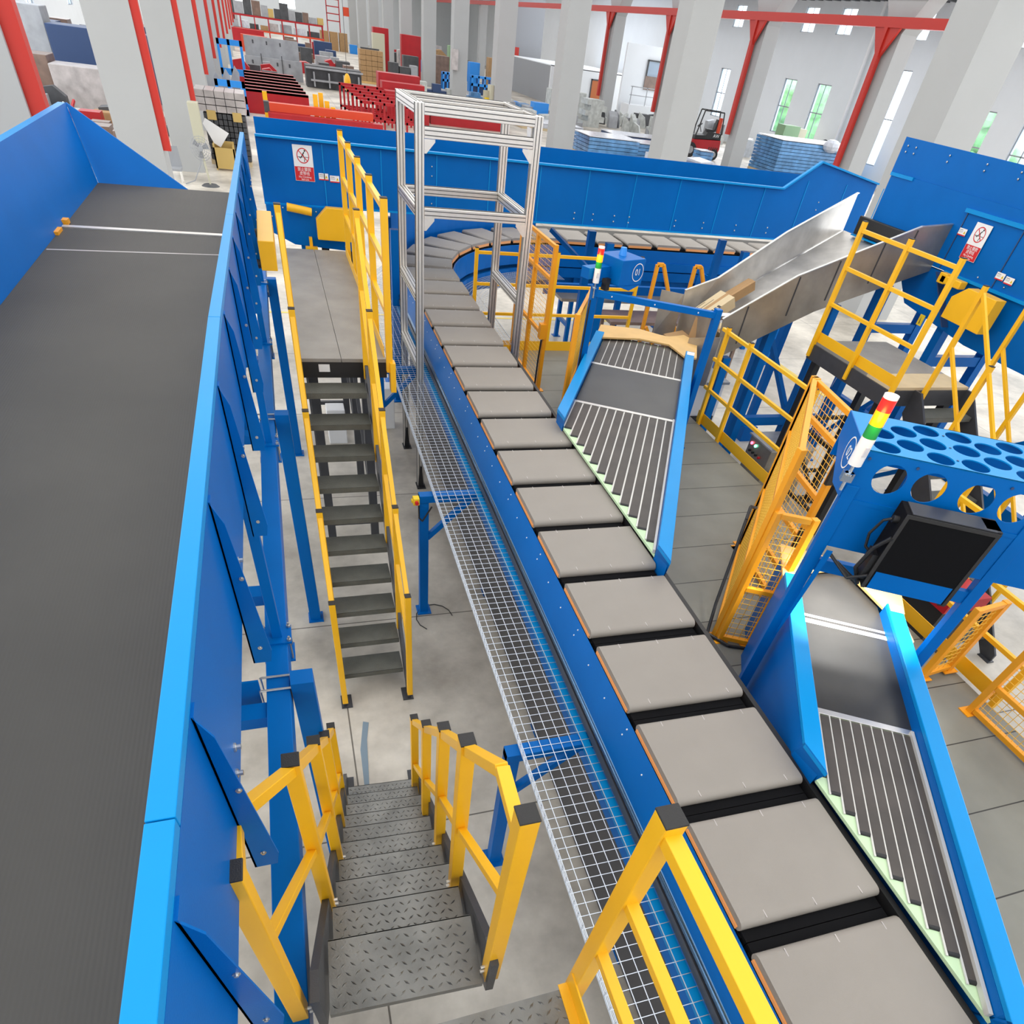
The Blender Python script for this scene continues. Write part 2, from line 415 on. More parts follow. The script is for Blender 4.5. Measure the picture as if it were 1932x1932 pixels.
# red crane rail along the right row, with its hangers and drop pipes
t = thing('crane_rail', 'long red steel rail running high along the right-hand row of columns', 'rail', (27.4, 60, 6.5))
MB().box((27.25, 16, 6.45), (27.55, 150, 6.78)).build('beam', 'red_pipe', t)
mb = MB()
for y in (34.2, 45.25, 56.35, 67.45, 78.55):
    mb.prism([(27.33, y-.85, 6.46), (27.33, y+.85, 6.46), (27.33, y+.12, 5.5), (27.33, y-.12, 5.5)], (.12, 0, 0))
mb.each('bracket', 'red_pipe', t)
for i, y in enumerate((34.2, 45.25, 56.35, 67.45, 78.55)):
    tag(MB().box((27.25, y-.12, 1.6), (27.48, y+.12, 6.45)).build('drop_pipe', 'red_pipe'),
        'red drop pipe on the %s right-row column counted from the picture\'s right edge' % ORD[i], 'pipe', 'red drop pipes on the right-hand columns')
for i in range(12):
    y = 9.6+9.95*i
    tag(MB().box((-2.32, y, 1.85 if i else 2.2), (-2.16, y+.16, CZ)).build('drop_pipe', 'red_pipe'),
        'orange-red pipe on the aisle side of the %s column of the left row, nearest first' % ORD[i], 'pipe', 'orange-red pipes on the left columns')
# rain downpipes on the right wall
for i, y in enumerate((30.9, 48.2, 60.5, 71)):
    tag(MB().tube((37.75, y, 0), (37.75, y, CZ), .12, 10).build('downpipe', 'white_plastic', smooth=True),
        'white downpipe on the far window wall, %s from the right' % ORD[i], 'pipe', 'white downpipes on the window wall')
# low white room block at the far right with its door, and the grey wall beside it
mb = MB().box((27.2, 80, 0), (37.9, 80.3, 2.75)).box((27.2, 80, 2.7), (37.9, 96, 2.75))
struct('wall_room', mb, 'wall_white')
struct('wall_side', MB().box((27.2, 80.3, 0), (27.5, 96, 2.7)), 'wall_grey')  # side of the white room, its shade put into the grey colour
struct('wall_back_side', MB().box((27.0, 97, 0), (31.5, 97.3, CZ)), 'wall_grey')
t = bpy.data.objects.new('door_1', None); C.objects.link(t); t.location = (32.3, 80, 0); t['kind'] = 'structure'
MB().box((31.6, 79.93, 0), (33.1, 79.99, 2.1)).build('door_leaf', 'door_wood', t)
MB().box((31.5, 79.9, 0), (31.6, 80, 2.2)).box((33.1, 79.9, 0), (33.2, 80, 2.2)).box((31.5, 79.9, 2.1), (33.2, 80, 2.2)).build('door_frame', 'dark_frame', t)
tag(MB().box((28.3, 96.95, 2.4), (28.8, 97, 3.4)).build('wall_notice', 'red_pipe'), 'small red and white notice on the tall grey wall left of the white room', 'sign')

# ================================================================== STAIRS AND PLATFORMS
def post(mb_m, a, b, wd, m, parent, cap=True, name='post', bev=.003):
    p = MB(mb_m).bar(a, b, wd, wd, up=(0, 1, 0)).build(name, m, parent, bev)
    if cap:
        c = Vector(b); q = Vector((0, 0, .004))
        MB(mb_m).box(c+Vector((-wd/2-.001, -wd/2-.001, 0)), c+Vector((wd/2+.001, wd/2+.001, .007))).build('post_cap', 'black_cap', p, .002)
    return p
def staircase(name, label, M, W, ztop, n, run, posts, tread_m, bumps=False, side_m='dark_steel', top_ext=0.0, pw=.042, y_rail=(-.025, 1)):
    """local: x across 0..W, y descending direction, z up; top edge at y=0"""
    base = M @ Vector((W/2, n*run/2, 0))
    t = thing(name, label, 'staircase', base)
    rise = ztop/(n+1) if not top_ext else ztop/(n+1)
    L = n*run
    for i in range(1, n+1):
        z = ztop-rise*i; y = run*(i-1)+.01
        mb = MB(M).box((.012, y, z-.035), (W-.012, y+run+.035, z))
        mb.box((.012, y+run+.031, z-.05), (W-.012, y+run+.036, z))
        if bumps:
            r = 0
            for yy in [y+.022+.033*k for k in range(int((run+.02)/.033))]:
                for k in range(int((W-.05)/.033)):
                    xx = .03+.033*k+(.016 if r % 2 else 0); a = .7 if (k+r) % 2 else -.7
                    dx, dy = .014*math.cos(a), .014*math.sin(a); ex, ey = -.0042*math.sin(a), .0042*math.cos(a)
                    mb.add([(xx-dx, yy-dy, z), (xx+ex, yy+ey, z), (xx+dx, yy+dy, z), (xx-ex, yy-ey, z), (xx, yy, z+.0028)],
                           [(0, 1, 4), (1, 2, 4), (2, 3, 4), (3, 0, 4)])
                r += 1
        mb.build('tread', tread_m, t)
    sl = rise/run
    for x in (0, W):
        s = -1 if x == 0 else 1
        zt = ztop-rise*.3
        MB(M).prism([(x, 0, ztop-.10), (x, 0.0, ztop-.28), (x, L+.12, 0), (x, L+.26, 0), (x, L+.26, .10), (x, .10, ztop-.02), (x, 0, ztop-.02)], (s*.028, 0, 0)).build('stringer', side_m, t)
        MB(M).box((x-.05, L+.12, 0), (x+.05, L+.28, .012)).build('foot_plate', side_m, t)
    return t, rise
def zslope(y, n, run, ztop):
    return ztop-(ztop/(n+1))*(y/run)-.02
def handrail(M, t, x, ys, n, run, ztop, h=1.1, pw=.042, m='yellow', top_flat=None, zts=None):
    """posts on the stringer line at local y values; inclined rails between them"""
    tops = []
    for k, y in enumerate(ys):
        zf = max(zslope(y, n, run, ztop)-.08, .08); zt = zf+h+.06
        if zts: zt = zts[k]
        tops.append((y, zf, zt))
        post(M, (x, y, zf), (x, y, zt), pw, m, t)
    for nm, off in (('handrail', -.05), ('mid_rail', -.56)):
        for a, b in zip(tops[:-1], tops[1:]):
            pass
        pts = [Vector((x, y, zt+off)) for (y, zf, zt) in tops]
        if top_flat and nm == 'handrail':
            y0, yb = top_flat
            sl = (pts[0].z-pts[-1].z)/(pts[-1].y-pts[0].y)
        for a, b in zip(pts[:-1], pts[1:]):
            MB(M).bar(a, b, pw*.72, pw*.72).build(nm, m, t, .002)

# far left staircase, coming down towards the camera
RUN, NST, ZP = .205, 10, 2.25
Mfar = Matrix.Translation((0.0, 6.24, 0)) @ Matrix.Diagonal((1, -1, 1, 1))
t, rise = staircase('access_stairs', 'steep dark-treaded steel stairs with yellow handrails leading up to the far left walkway', Mfar, .575, ZP, NST, RUN, None, 'tread_far')
ys = [0.05, .60, 1.15, 1.74, 2.32]
handrail(Mfar, t, -.012, ys, NST, RUN, ZP, 1.12, .050, zts=(3.40, 2.84, 2.28, 1.74, 1.27))
handrail(Mfar, t, .590, ys, NST, RUN, ZP, 1.12, .050, zts=(3.40, 2.84, 2.28, 1.74, 1.27))

# near staircase, going down away from the camera
Mn = Matrix.Translation((-.207, .665, 0)) @ Matrix.Rotation(math.radians(-3.0), 4, 'Z')
t, rise = staircase('access_stairs', 'steep steel stairs with raised-pattern treads going down from the platform underfoot', Mn, .555, 2.375, NST, .218, None, 'tread_near', bumps=True)
PY = (.71, 1.21, 1.67, 2.18, 2.73); PT = (3.20, 2.90, 2.40, 1.80, 1.20)
for side, xs in ((-1, (-.29, -.19, -.155, -.14, -.125)), (1, (.372, .362, .392, .412, .432))):
    for k in range(5):
        x, y, zt = xs[k], PY[k]-(.03 if side > 0 else 0), PT[k]+(.05 if side > 0 and k == 0 else 0); zf = zt-1.12
        p = post(None, (x, y, zf), (x, y, zt), .052, 'yellow', t)
        mbb = MB()
        for dz in (.05, .09): mbb.tube((x-side*.026, y, zf+dz), (x-side*.040, y, zf+dz), .007, 8)
        mbb.each('bolt', 'zinc', p, smooth=True)
        if k: MB().box((x-.026, y-.045, zf-.012), (x+.026, y+.03, zf)).build('base_plate', 'yellow', p)
    A = [Vector((xs[k], PY[k]-(.03 if side > 0 else 0), PT[k]-.045)) for k in range(5)]
    bend = Vector((xs[0]+side*.012, .90, 3.12)); flat = Vector((xs[0], A[0].y, 3.13))
    for q, r in [(flat, bend), (bend, A[1]), (A[1], A[2]), (A[2], A[3]), (A[3], A[4])]: MB().bar(q, r, .038).build('handrail', 'yellow', t, .002)
    D = Vector((0, 0, .52)); m0 = A[0].copy(); m0.z = 2.78
    for q, r in [(m0, A[1]-D), (A[1]-D, A[2]-D), (A[2]-D, A[3]-D), (A[3]-D, A[4]-D)]: MB().bar(q, r, .032).build('mid_rail', 'yellow', t, .002)

# platform under the camera
t = thing('walkway_platform', 'dark chequered steel walkway plates at the bottom edge of the picture', 'platform', (.4, 0, ZP))
def plate_bumps(mb, x0, x1, y0, y1, z, st=.034):
    r = 0; y = y0+.02
    while y < y1-.01:
        x = x0+.02+(.017 if r % 2 else 0); k = 0
        while x < x1-.01:
            a = .7 if (k+r) % 2 else -.7
            dx, dy = .014*math.cos(a), .014*math.sin(a); ex, ey = -.0042*math.sin(a), .0042*math.cos(a)
            mb.add([(x-dx, y-dy, z), (x+ex, y+ey, z), (x+dx, y+dy, z), (x-ex, y-ey, z), (x, y, z+.0028)], [(0, 1, 4), (1, 2, 4), (2, 3, 4), (3, 0, 4)])
            x += st; k += 1
        y += st; r += 1
for (a, b) in ((-.30, .135), (.14, .60)):
    mb = MB().box((a, -1.2, ZP-.03), (b, .535, ZP)); plate_bumps(mb, a, b, .15, .54, ZP); mb.build('deck_plate', 'tread_near', t)
MB().box((-.30, .45, ZP-.16), (.60, .50, ZP-.03)).box((-.30, -1.2, ZP-.16), (-.25, .5, ZP-.03)).box((.55, -1.2, ZP-.16), (.60, .5, ZP-.03)).build('deck_frame', 'dark_steel', t)
for x in (-.25, .55): MB().box((x-.03, -1.1, 0), (x+.03, -1.04, ZP-.16)).build('leg', 'dark_steel', t)
# guard railing on its right-hand edge
t = thing('guard_railing', 'large yellow guard railing at the bottom of the picture, black cap on its corner post', 'railing', (.64, .5, ZP))
post(None, (.64, .535, ZP-.12), (.64, .535, 3.38), .055, 'yellow', t)
for nm, z in (('top_rail', 3.33), ('mid_rail', 2.98), ('mid_rail', 2.62)):
    MB().bar((.64, .535, z), (.64, -1.4, z), .042 if nm == 'top_rail' else .034, .042 if nm == 'top_rail' else .034).build(nm, 'yellow', t, .002)
MB().box((.608, -1.4, ZP), (.614, .55, ZP+.10)).box((.575, -1.4, ZP), (.614, .55, ZP+.006)).build('toe_board', 'yellow', t)
post(None, (.64, -.9, ZP-.12), (.64, -.9, 3.36), .055, 'yellow', t)

# far left platform
t = thing('walkway_platform', 'grey steel walkway at the top of the far left stairs, seam down its middle', 'platform', (.4, 8, ZP))
for (a, b) in ((0, .37), (.375, .79)): MB().box((a, 6.26, ZP-.03), (b, 10.06, ZP)).build('deck_plate', 'deck', t)
MB().box((0, 6.262, ZP-.17), (.79, 6.30, ZP-.03)).box((0, 10.0, ZP-.17), (.79, 10.05, ZP-.03)).box((0, 6.3, ZP-.17), (.04, 10, ZP-.03)).box((.75, 6.3, ZP-.17), (.79, 10, ZP-.03)).build('deck_frame', 'black', t)
tag(MB().prism([(.05, 3.0, .001), (.09, 3.0, .001), (.13, 3.5, .001), (.17, 3.7, .001), (.12, 3.72, .001), (.06, 3.4, .001)], (0, 0, .0015)).build('paint_stain', 'pale_paint'), 'faint blue paint stain on the concrete floor between the two stairs', 'stain')
tag(MB().box((.16, 6.256, ZP-.115), (.26, 6.262, ZP-.05)).build('rating_label', 'paper'), 'small white label on the dark edge of the far left walkway', 'label')
for y in (6.5, 8.0, 9.8):
    for x in (.10, .60):
        p = MB().box((x-.045, y-.045, 0), (x+.045, y+.045, ZP-.17)).build('leg', 'dark_steel', t)
        MB().box((x-.11, y-.11, 0), (x+.11, y+.11, .015)).build('foot_plate', 'dark_steel', p)
for (y0, y1) in ((6.5, 8.0), (8.0, 9.8)):
    for x in (.10, .60): MB().bar((x, y0, .4), (x, y1, 1.7), .04).build('brace', 'dark_steel', t)
for y in (6.5, 9.8): MB().bar((.1, y, .35), (.6, y, .35), .05).build('cross_member', 'dark_steel', t)
t = thing('guard_railing', 'tall yellow railing along the right side of the far left walkway', 'railing', (.8, 8, ZP))
for y in (6.12, 7.07, 7.99, 8.89, 9.81): post(None, (.8, y, ZP-.06), (.8, y, 3.5), .058, 'yellow', t)
for nm, z in (('top_rail', 3.44), ('mid_rail', 3.06), ('mid_rail', 2.68)): MB().bar((.8, 6.12, z), (.8, 9.81, z), .042).build(nm, 'yellow', t, .002)
MB().box((.772, 6.3, ZP), (.778, 9.9, ZP+.10)).build('toe_board', 'yellow', t)
MB().box((.80, 6.06, 2.02), (.85, 6.16, 2.28)).build('base_bracket', 'yellow', t)
#t = thing(, 'railing', (-.03, 8, ZP))

# right platform with its stairs
t = thing('walkway_platform', 'raised grey walkway with yellow kick plate, below the sign on the blue hopper', 'platform', (6.9, 6.2, ZP))
MB().box((6.27, 5.95, ZP-.03), (7.42, 7.0, ZP)).build('deck_plate', 'deck', t)
MB().box((6.27, 5.55, ZP-.031), (7.42, 5.95, ZP-.001)).build('deck_plate', 'cardboard_pale', t)['label'] = 'brownish worn plate at the top of the stairs'
MB().box((6.25, 5.55, ZP-.20), (6.29, 7.0, ZP-.03)).box((7.40, 5.55, ZP-.20), (7.44, 7.0, ZP-.03)).box((6.27, 5.53, ZP-.20), (7.44, 5.57, ZP-.03)).box((6.27, 6.97, ZP-.2), (7.44, 7.01, ZP-.03)).build('deck_frame', 'dark_steel', t)
for (x, y) in ((6.36, 5.66), (7.34, 5.66), (6.36, 6.9), (7.34, 6.9)):
    p = MB().box((x-.045, y-.045, 0), (x+.045, y+.045, ZP-.2)).build('leg', 'black', t)
    MB().box((x-.11, y-.11, 0), (x+.11, y+.11, .015)).build('foot_plate', 'black', p)
for z in (.5, 1.3):
    MB().bar((6.36, 5.66, z), (6.36, 6.9, z), .045).build('cross_member', 'black', t)
    MB().bar((6.36, 6.9, z), (7.34, 6.9, z), .045).build('cross_member', 'black', t)
MB().bar((6.36, 5.66, .5), (6.36, 6.9, 1.3), .035).build('brace', 'black', t)
t = thing('guard_railing', 'yellow three-rail railing with kick plate on the left edge of the right-hand walkway', 'railing', (6.25, 6.2, ZP))
for y in (5.5, 6.22, 6.97): post(None, (6.25, y, ZP-.17), (6.25, y, 3.48), .048, 'yellow', t)
for nm, z in (('top_rail', 3.40), ('mid_rail', 3.04), ('mid_rail', 2.67)): MB().bar((6.25, 5.5, z), (6.25, 6.97, z), .036).build(nm, 'yellow', t, .002)
MB().box((6.276, 5.5, ZP), (6.282, 6.97, ZP+.11)).build('toe_board', 'yellow', t)
Mr = Matrix.Translation((6.64, 5.53, 0)) @ Matrix.Diagonal((1, -1, 1, 1))
t, rise = staircase('access_stairs', 'dark steel stairs with slanting yellow handrails, coming down from the right-hand walkway', Mr, .74, ZP, 9, .225, None, 'tread_far')
ys = [.06, .62, 1.2, 1.8]
for x in (.06, .80):
    handrail(Mr, t, x, ys, 9, .225, ZP, 1.12, .046)

# ================================================================== LEFT BELT CONVEYOR
t = thing('belt_conveyor', 'wide dark belt conveyor with tall blue side walls at the left', 'conveyor', (-.95, 3, 0))
MB().box((-1.57, -2.5, 3.10), (-.30, 6.26, 3.15)).build('belt', 'belt', t)
MB().box((-1.57, 6.34, 3.09), (-.30, 7.98, 3.145)).tube((-1.56, 7.98, 3.105), (-.30, 7.98, 3.105), .04, 12).build('belt', 'belt', t)['label'] = 'short far section of belt'
MB().box((-1.57, 6.27, 3.11), (-.30, 6.33, 3.158)).build('joint_bar', 'alu', t)
MB().prism([(-1.56, 5.66, 3.1505), (-.33, 5.74, 3.1505), (-.33, 5.76, 3.1505), (-1.56, 5.685, 3.1505)], (0, 0, .0006)).build('belt_splice', 'wrap', t)
MB().box((-1.60, 6.36, 3.15), (-1.54, 6.44, 3.18)).box((-1.59, 6.05, 3.15), (-1.55, 6.2, 3.17)).each('edge_clip', 'orange', t)
# right side wall
gz = lambda y: 3.58-max(0, y-3.0)*.034
mb = MB()
for (a, b) in ((-2.5, .62), (.62, 3.0), (3.0, 5.2), (5.2, 7.6), (7.6, 10.45)):
    mb.add([(-.335, a, gz(a)), (-.289, a, gz(a)), (-.289, b-.003, gz(b)), (-.335, b-.003, gz(b)), (-.335, a, gz(a)-.03), (-.289, a, gz(a)-.03), (-.289, b-.003, gz(b)-.03), (-.335, b-.003, gz(b)-.03)],
           [(0, 1, 2, 3), (7, 6, 5, 4), (0, 4, 5, 1), (1, 5, 6, 2), (2, 6, 7, 3), (3, 7, 4, 0)])
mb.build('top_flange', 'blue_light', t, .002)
mb = MB()
for (a, b) in ((-2.5, 3.0), (3.0, 10.45)):
    for (x0, x1, d) in ((-.296, -.289, .47), (-.335, -.329, .47)):
        mb.prism([(x0, a, gz(a)-.03), (x0, b, gz(b)-.03), (x0, b, gz(b)-d), (x0, a, gz(a)-d)], (x1-x0, 0, 0))
mb.build('side_wall', 'blue', t)
# vertical ribs bolted to the outside
for y in (-.35, .46, .86, 1.63, 2.40, 3.17, 3.94, 4.7, 5.5, 6.3, 7.1, 7.9, 8.7):
    zt = gz(y)-.035; L_ = .62
    p = MB().prism([(-.289, y, zt), (-.262, y, zt-.07), (-.222, y, zt-L_+.05), (-.232, y, zt-L_), (-.289, y, zt-L_)], (0, .005, 0)).box((-.289, y, zt-L_), (-.284, y+.04, zt)).build('rib', 'blue', t)
    mbb = MB()
    for q in (.26, .55): mbb.tube((-.256, y-.006, zt-q), (-.256, y+.010, zt-q), .0045, 8).tube((-.256, y-.0025, zt-q), (-.256, y, zt-q), .0075, 8)
    mbb.each('bolt', 'zinc', p, smooth=True, per=2)
mb = MB()
for y in [i*.8-.6 for i in range(14)]:
    for dy in (0, .06):
        z = gz(y)-.42+dy*.5; mb.tube((-.289, y+dy, z), (-.272, y+dy, z), .007, 8); mb.tube((-.289, y+dy, z), (-.284, y+dy, z), .012, 8)
mb.each('bolt', 'zinc', t, smooth=True, per=2)
# frame beam with posts, brackets and legs
MB().box((-.374, -2.5, 2.03), (-.262, 10.3, 2.15)).build('frame_beam', 'blue', t, .004)
MB().box((-1.60, -2.5, 2.03), (-1.50, 10.3, 2.15)).build('frame_beam', 'blue', t)
for y in (-.9, 2.12, 3.05, 5.05, 6.6, 8.2, 9.7):
    MB().box((-1.5, y-.05, 2.06), (-.374, y+.05, 2.13)).build('cross_member', 'blue', t)
for y in (2.62, 4.84, 6.95, 8.9):
    p = MB().bar((-.31, y, 2.16), (-.31, y-.35 if False else y, gz(y)-.30), .05, .05, up=(0, 1, 0)).build('post', 'blue', t, .003)
    mb = MB().box((-.395, y-.07, 2.15), (-.238, y+.07, 2.162)).box((-.395, y-.07, 2.018), (-.238, y+.07, 2.03)); mb.each('clamp_plate', 'blue', p)
    mb = MB()
    for (x, yy) in ((-.382, y-.055), (-.382, y+.055), (-.25, y-.055), (-.25, y+.055)): mb.tube((x, yy, 2.02), (x, yy, 2.19), .006, 8).tube((x, yy, 2.162), (x, yy, 2.175), .012, 6)
    mb.each('bolt', 'zinc', p, smooth=True, per=2)
for y in (-.9, 2.25, 5.25, 8.9):
    p = MB().box((-.255, y-.05, 0.0), (-.145, y+.05, 2.20)).build('leg', 'blue', t, .003)
    MB().box((-.27, y-.08, 0), (-.12, y+.08, .015)).build('foot_plate', 'blue', p)
    for yy in (y-.03, y+.13-.07):
        MB().path([(-.40, yy, 2.06), (-.40, yy, 2.16), (-.25, yy, 2.16), (-.25, yy, 2.04)], .006, 8).build('u_bolt', 'zinc', p, smooth=True)
    MB().prism([(-.60, y-.02, 2.05), (-.48, y-.02, 2.22), (-.40, y-.02, 2.22), (-.40, y-.02, 2.05)], (0, .012, 0)).build('gusset', 'blue', p)
# left side wall, leaning outwards, and its slanted end panel
mb = MB()
mb.prism([(-1.565, -2.5, 3.12), (-1.565, 7.97, 3.12), (-1.70, 8.3, 3.65), (-1.70, 2.0, 3.65), (-1.70, -2.5, 3.65)], (-.008, 0, -.002))
mb.build('side_wall', 'blue', t)
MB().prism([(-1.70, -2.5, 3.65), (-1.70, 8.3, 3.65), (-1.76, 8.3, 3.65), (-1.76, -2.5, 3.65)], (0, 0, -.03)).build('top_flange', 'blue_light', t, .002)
MB().prism([(-1.70, 8.31, 3.65), (-1.565, 7.99, 3.10), (-.80, 8.13, 3.10)], (.004, .012, 0)).build('end_panel', 'blue', t)
MB().box((-1.66, -2.5, 2.98), (-1.565, 7.95, 3.12)).build('side_wall', 'blue', t)
for y in (2.25, 5.25, 8.2): MB().box((-1.60, y-.05, 0), (-1.50, y+.05, 2.03)).build('leg', 'blue', t)
# yellow drive cover on the walkway side
t = thing('drive_cover', 'yellow box-shaped drive cover between the left belt wall and the far walkway', 'cover', (-.12, 8.6, 2.6))
MB().box((-.225, 6.95, 2.76), (-.085, 8.15, 2.99)).build('cover_box', 'yellow', t, .006)
mb = MB()
for (y, z) in ((7.5, 2.93), (7.2, 2.86), (7.0, 2.80)): mb.tube((-.29, y, z), (-.22, y, z), .035, 10)
mb.each('cable_gland', 'black', t)
# ================================================================== CAROUSEL (loop sorter)
X0a, X0b = 1.935, 2.075           # centre line: x at y=0.5 and y=10.6
YA = 10.7; RC = 3.05; CX, CY = X0b+RC, YA
LS = YA+2.0                       # straight length, starting at y=-2
LA = RC*PI/2
def cpos(s):
    """centre-line point and heading (unit tangent) at arc length s"""
    if s <= LS:
        y = -2+s; return Vector((X0a+(X0b-X0a)*(y-.5)/10.1, y, 0)), Vector((.0139, 1, 0)).normalized()
    if s <= LS+LA:
        a = (s-LS)/RC; return Vector((CX-RC*math.cos(a), CY+RC*math.sin(a), 0)), Vector((math.sin(a), math.cos(a), 0))
    return Vector((CX+(s-LS-LA), CY+RC, 0)), Vector((1, 0, 0))
def cframe(s):
    p, d = cpos(s); M = Matrix.Identity(4); r = Vector((d.y, -d.x, 0))
    for i in range(3): M[i][0] = r[i]; M[i][1] = d[i]; M[i][2] = (0, 0, 1)[i]; M[i][3] = p[i]
    return M
ZB = 1.90
HW = .383
def sweep(mb, prof, s0, s1, n, closed=True):
    """extrude a (dx, z) profile along the loop"""
    k = len(prof); base = len(mb.v)
    for i in range(n+1):
        M = cframe(s0+(s1-s0)*i/n)
        for (dx, z) in prof: mb.v.append(M @ Vector((dx, 0, z)))
    for i in range(n):
        for j in range(k if closed else k-1):
            a = base+i*k+j; b = base+i*k+(j+1) % k
            mb.f.append((a, b, b+k, a+k))
    if closed:
        mb.f.append(tuple(base+j for j in range(k))); mb.f.append(tuple(base+n*k+j for j in range(k-1, -1, -1)))
    return mb
S1 = LS+LA+6.2
t = thing('sorter_track', 'long curved blue sorter frame under the moving belt carts', 'conveyor', (2.1, 5, 0))
mb = MB(); sweep(mb, [(-.385, 1.825), (-.392, 1.835), (-.478, 1.655), (-.486, 1.60), (-.478, 1.60), (-.385, 1.79)], 0, S1, 60); mb.build('side_cover', 'blue', t, smooth=True)
mb = MB(); sweep(mb, [(.398, 1.885), (.43, 1.885), (.43, 1.80), (.398, 1.80)], 0, LS-3.2, 30); mb.build('rubber_edge', 'black', t)
mb = MB(); sweep(mb, [(.40, 1.80), (.42, 1.80), (.42, 1.50), (.40, 1.50)], 0, S1, 60); mb.build('side_cover', 'blue', t)
mb = MB(); sweep(mb, [(-.56, 2.46), (-.57, 2.46), (-.57, 1.6), (-.56, 1.6)], LS+.7, LS+LA-.2, 24); mb.build('bend_wall', 'blue', t)
mb = MB(); sweep(mb, [(-.55, 2.475), (-.60, 2.475), (-.60, 2.455), (-.55, 2.455)], LS+.7, LS+LA-.2, 24); mb.build('bend_flange', 'blue_light', t)
mb = MB(); sweep(mb, [(-.388, 1.846), (-.90, 1.846), (-.90, 1.83), (-.388, 1.83)], LS+LA*.82, S1, 24); mb.build('outer_cover', 'belt', t)
# dots of rivets on the cover
mb = MB()
for i in range(46):
    M = cframe(.4+.29*i)
    for (dx, z) in ((-.43, 1.757),) + (((-.41, 1.80),) if i % 3 == 0 else ()):
        c = M @ Vector((dx, 0, z)); mb.ball(c, .006, 6, 4)
mb.each('rivet', 'white_plastic', t)
mb = MB(); sweep(mb, [(-.474+.030*math.cos(a*PI/6), 1.575+.030*math.sin(a*PI/6)) for a in range(12)], 0, S1, 60); mb.build('guide_tube', 'tube_blue', t, smooth=True)
mb = MB(); sweep(mb, [(-.500, 1.535), (-.47, 1.535), (-.47, 1.47), (-.500, 1.47)], 0, S1, 60); mb.build('cable_channel', 'channel', t)
mb = MB(); sweep(mb, [(-.54, 1.434), (-.49, 1.434), (-.49, 1.40), (-.54, 1.40)], 0, LS, 30); mb.build('tray_angle', 'blue_light', t)
mb = MB(); sweep(mb, [(-.36, 1.70), (.36, 1.70), (.36, 1.66), (-.36, 1.66)], 0, S1, 60); mb.build('track_bed', 'black', t)
mb = MB(); sweep(mb, [(-.36, 1.46), (-.33, 1.46), (-.33, .90), (-.36, .90)], 0, S1, 60); mb.build('frame_beam', 'blue', t)
mb = MB(); sweep(mb, [(-.345, .92), (-.325, .92), (-.325, .10), (-.345, .10)], 0, LS, 30); mb.build('skirt', 'channel', t)  # dark sheet standing in for the shade beneath the sorter
mb = MB(); sweep(mb, [(.34, 1.44), (.44, 1.44), (.44, 1.28), (.34, 1.28)], 0, S1, 60); mb.build('frame_beam', 'blue', t)
for s in [1.1+2.1*i for i in range(11)]:
    M = cframe(s); 
    for dx in (-.24, .36):
        p = MB(M).box((dx-.04, -.04, 0), (dx+.04, .04, 1.28)).build('leg', 'blue', t)
        MB(M).box((dx-.08, -.08, 0), (dx+.08, .08, .012)).build('foot_plate', 'blue', p)
    MB(M).box((-.24, -.03, .35), (.36, .03, .42)).build('cross_member', 'blue', t)
# the cross-belt carts
PIT = .65
def cart(s, label, group):
    M = cframe(s+PIT/2); base = M @ Vector((0, 0, 1.70))
    t = thing('belt_cart', label, 'cart', base, group)
    Lb = .545; n = 7; r = .034
    # belt: a slab whose front and back edges roll over
    prof = []
    for i in range(n+1): a = PI/2-PI*i/n; prof.append((Lb/2-r+r*math.cos(a), ZB-r+r*math.sin(a)))
    for i in range(n+1): a = -PI/2-PI*i/n; prof.append((-Lb/2+r+r*math.cos(a), ZB-r+r*math.sin(a)))
    k = len(prof); vs = [M @ Vector((-HW, y, z)) for (y, z) in prof]+[M @ Vector((HW, y, z)) for (y, z) in prof]
    mb = MB(); mb.add(vs, [(i, (i+1) % k, k+(i+1) % k, k+i) for i in range(k)]+[tuple(range(k)), tuple(range(2*k-1, k-1, -1))])
    mb.build('belt', 'cart_belt', t, smooth=True)
    MB(M).box((-HW+.01, -PIT/2+.002, 1.74), (HW-.01, PIT/2-.002, 1.85)).box((-.38, -Lb/2-.02, 1.72), (.38, Lb/2+.02, 1.83)).build('cart_body', 'black_matte', t)
    MB(M).box((-.391, -Lb/2+.02, 1.842), (-.383, Lb/2-.02, 1.862)).box((.383, -Lb/2+.02, 1.825), (.391, Lb/2-.02, 1.862)).each('side_strip', 'copper', t)
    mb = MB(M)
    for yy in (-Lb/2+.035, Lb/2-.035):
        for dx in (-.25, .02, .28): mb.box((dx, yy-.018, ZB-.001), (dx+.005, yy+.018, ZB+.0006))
    mb.build('edge_mark', 'wrap', t)  # reflection streaks on the belt drawn as pale strips
    return t
nst = int((LS+.001)/PIT)
k = 0; s = (1.25+2) % PIT
si = s; names = []
while si+PIT < S1-.1:
    if si+PIT/2 < LS: names.append((si, 'straight'))
    elif si+PIT/2 < LS+LA: names.append((si, 'curve'))
    else: names.append((si, 'back'))
    si += PIT
cnt = {'straight': 0, 'curve': 0, 'back': 0}
for (si, kd) in names:
    i = cnt[kd]; cnt[kd] += 1
    if kd == 'straight':
        if si < 1.2: cnt[kd] -= 1; continue
        lab = 'grey belt cart on the long straight of the sorter, %s from the near end' % ORD[i]; g = 'belt carts on the straight run'
    elif kd == 'curve': lab = 'grey belt cart on the sorter\'s bend beyond the aluminium frame, %s into the bend' % ORD[i]; g = 'belt carts on the bend'
    else: lab = 'grey belt cart passing under the far blue wall, %s after the bend' % ORD[i]; g = 'belt carts under the far wall'
    cart(si, lab, g)

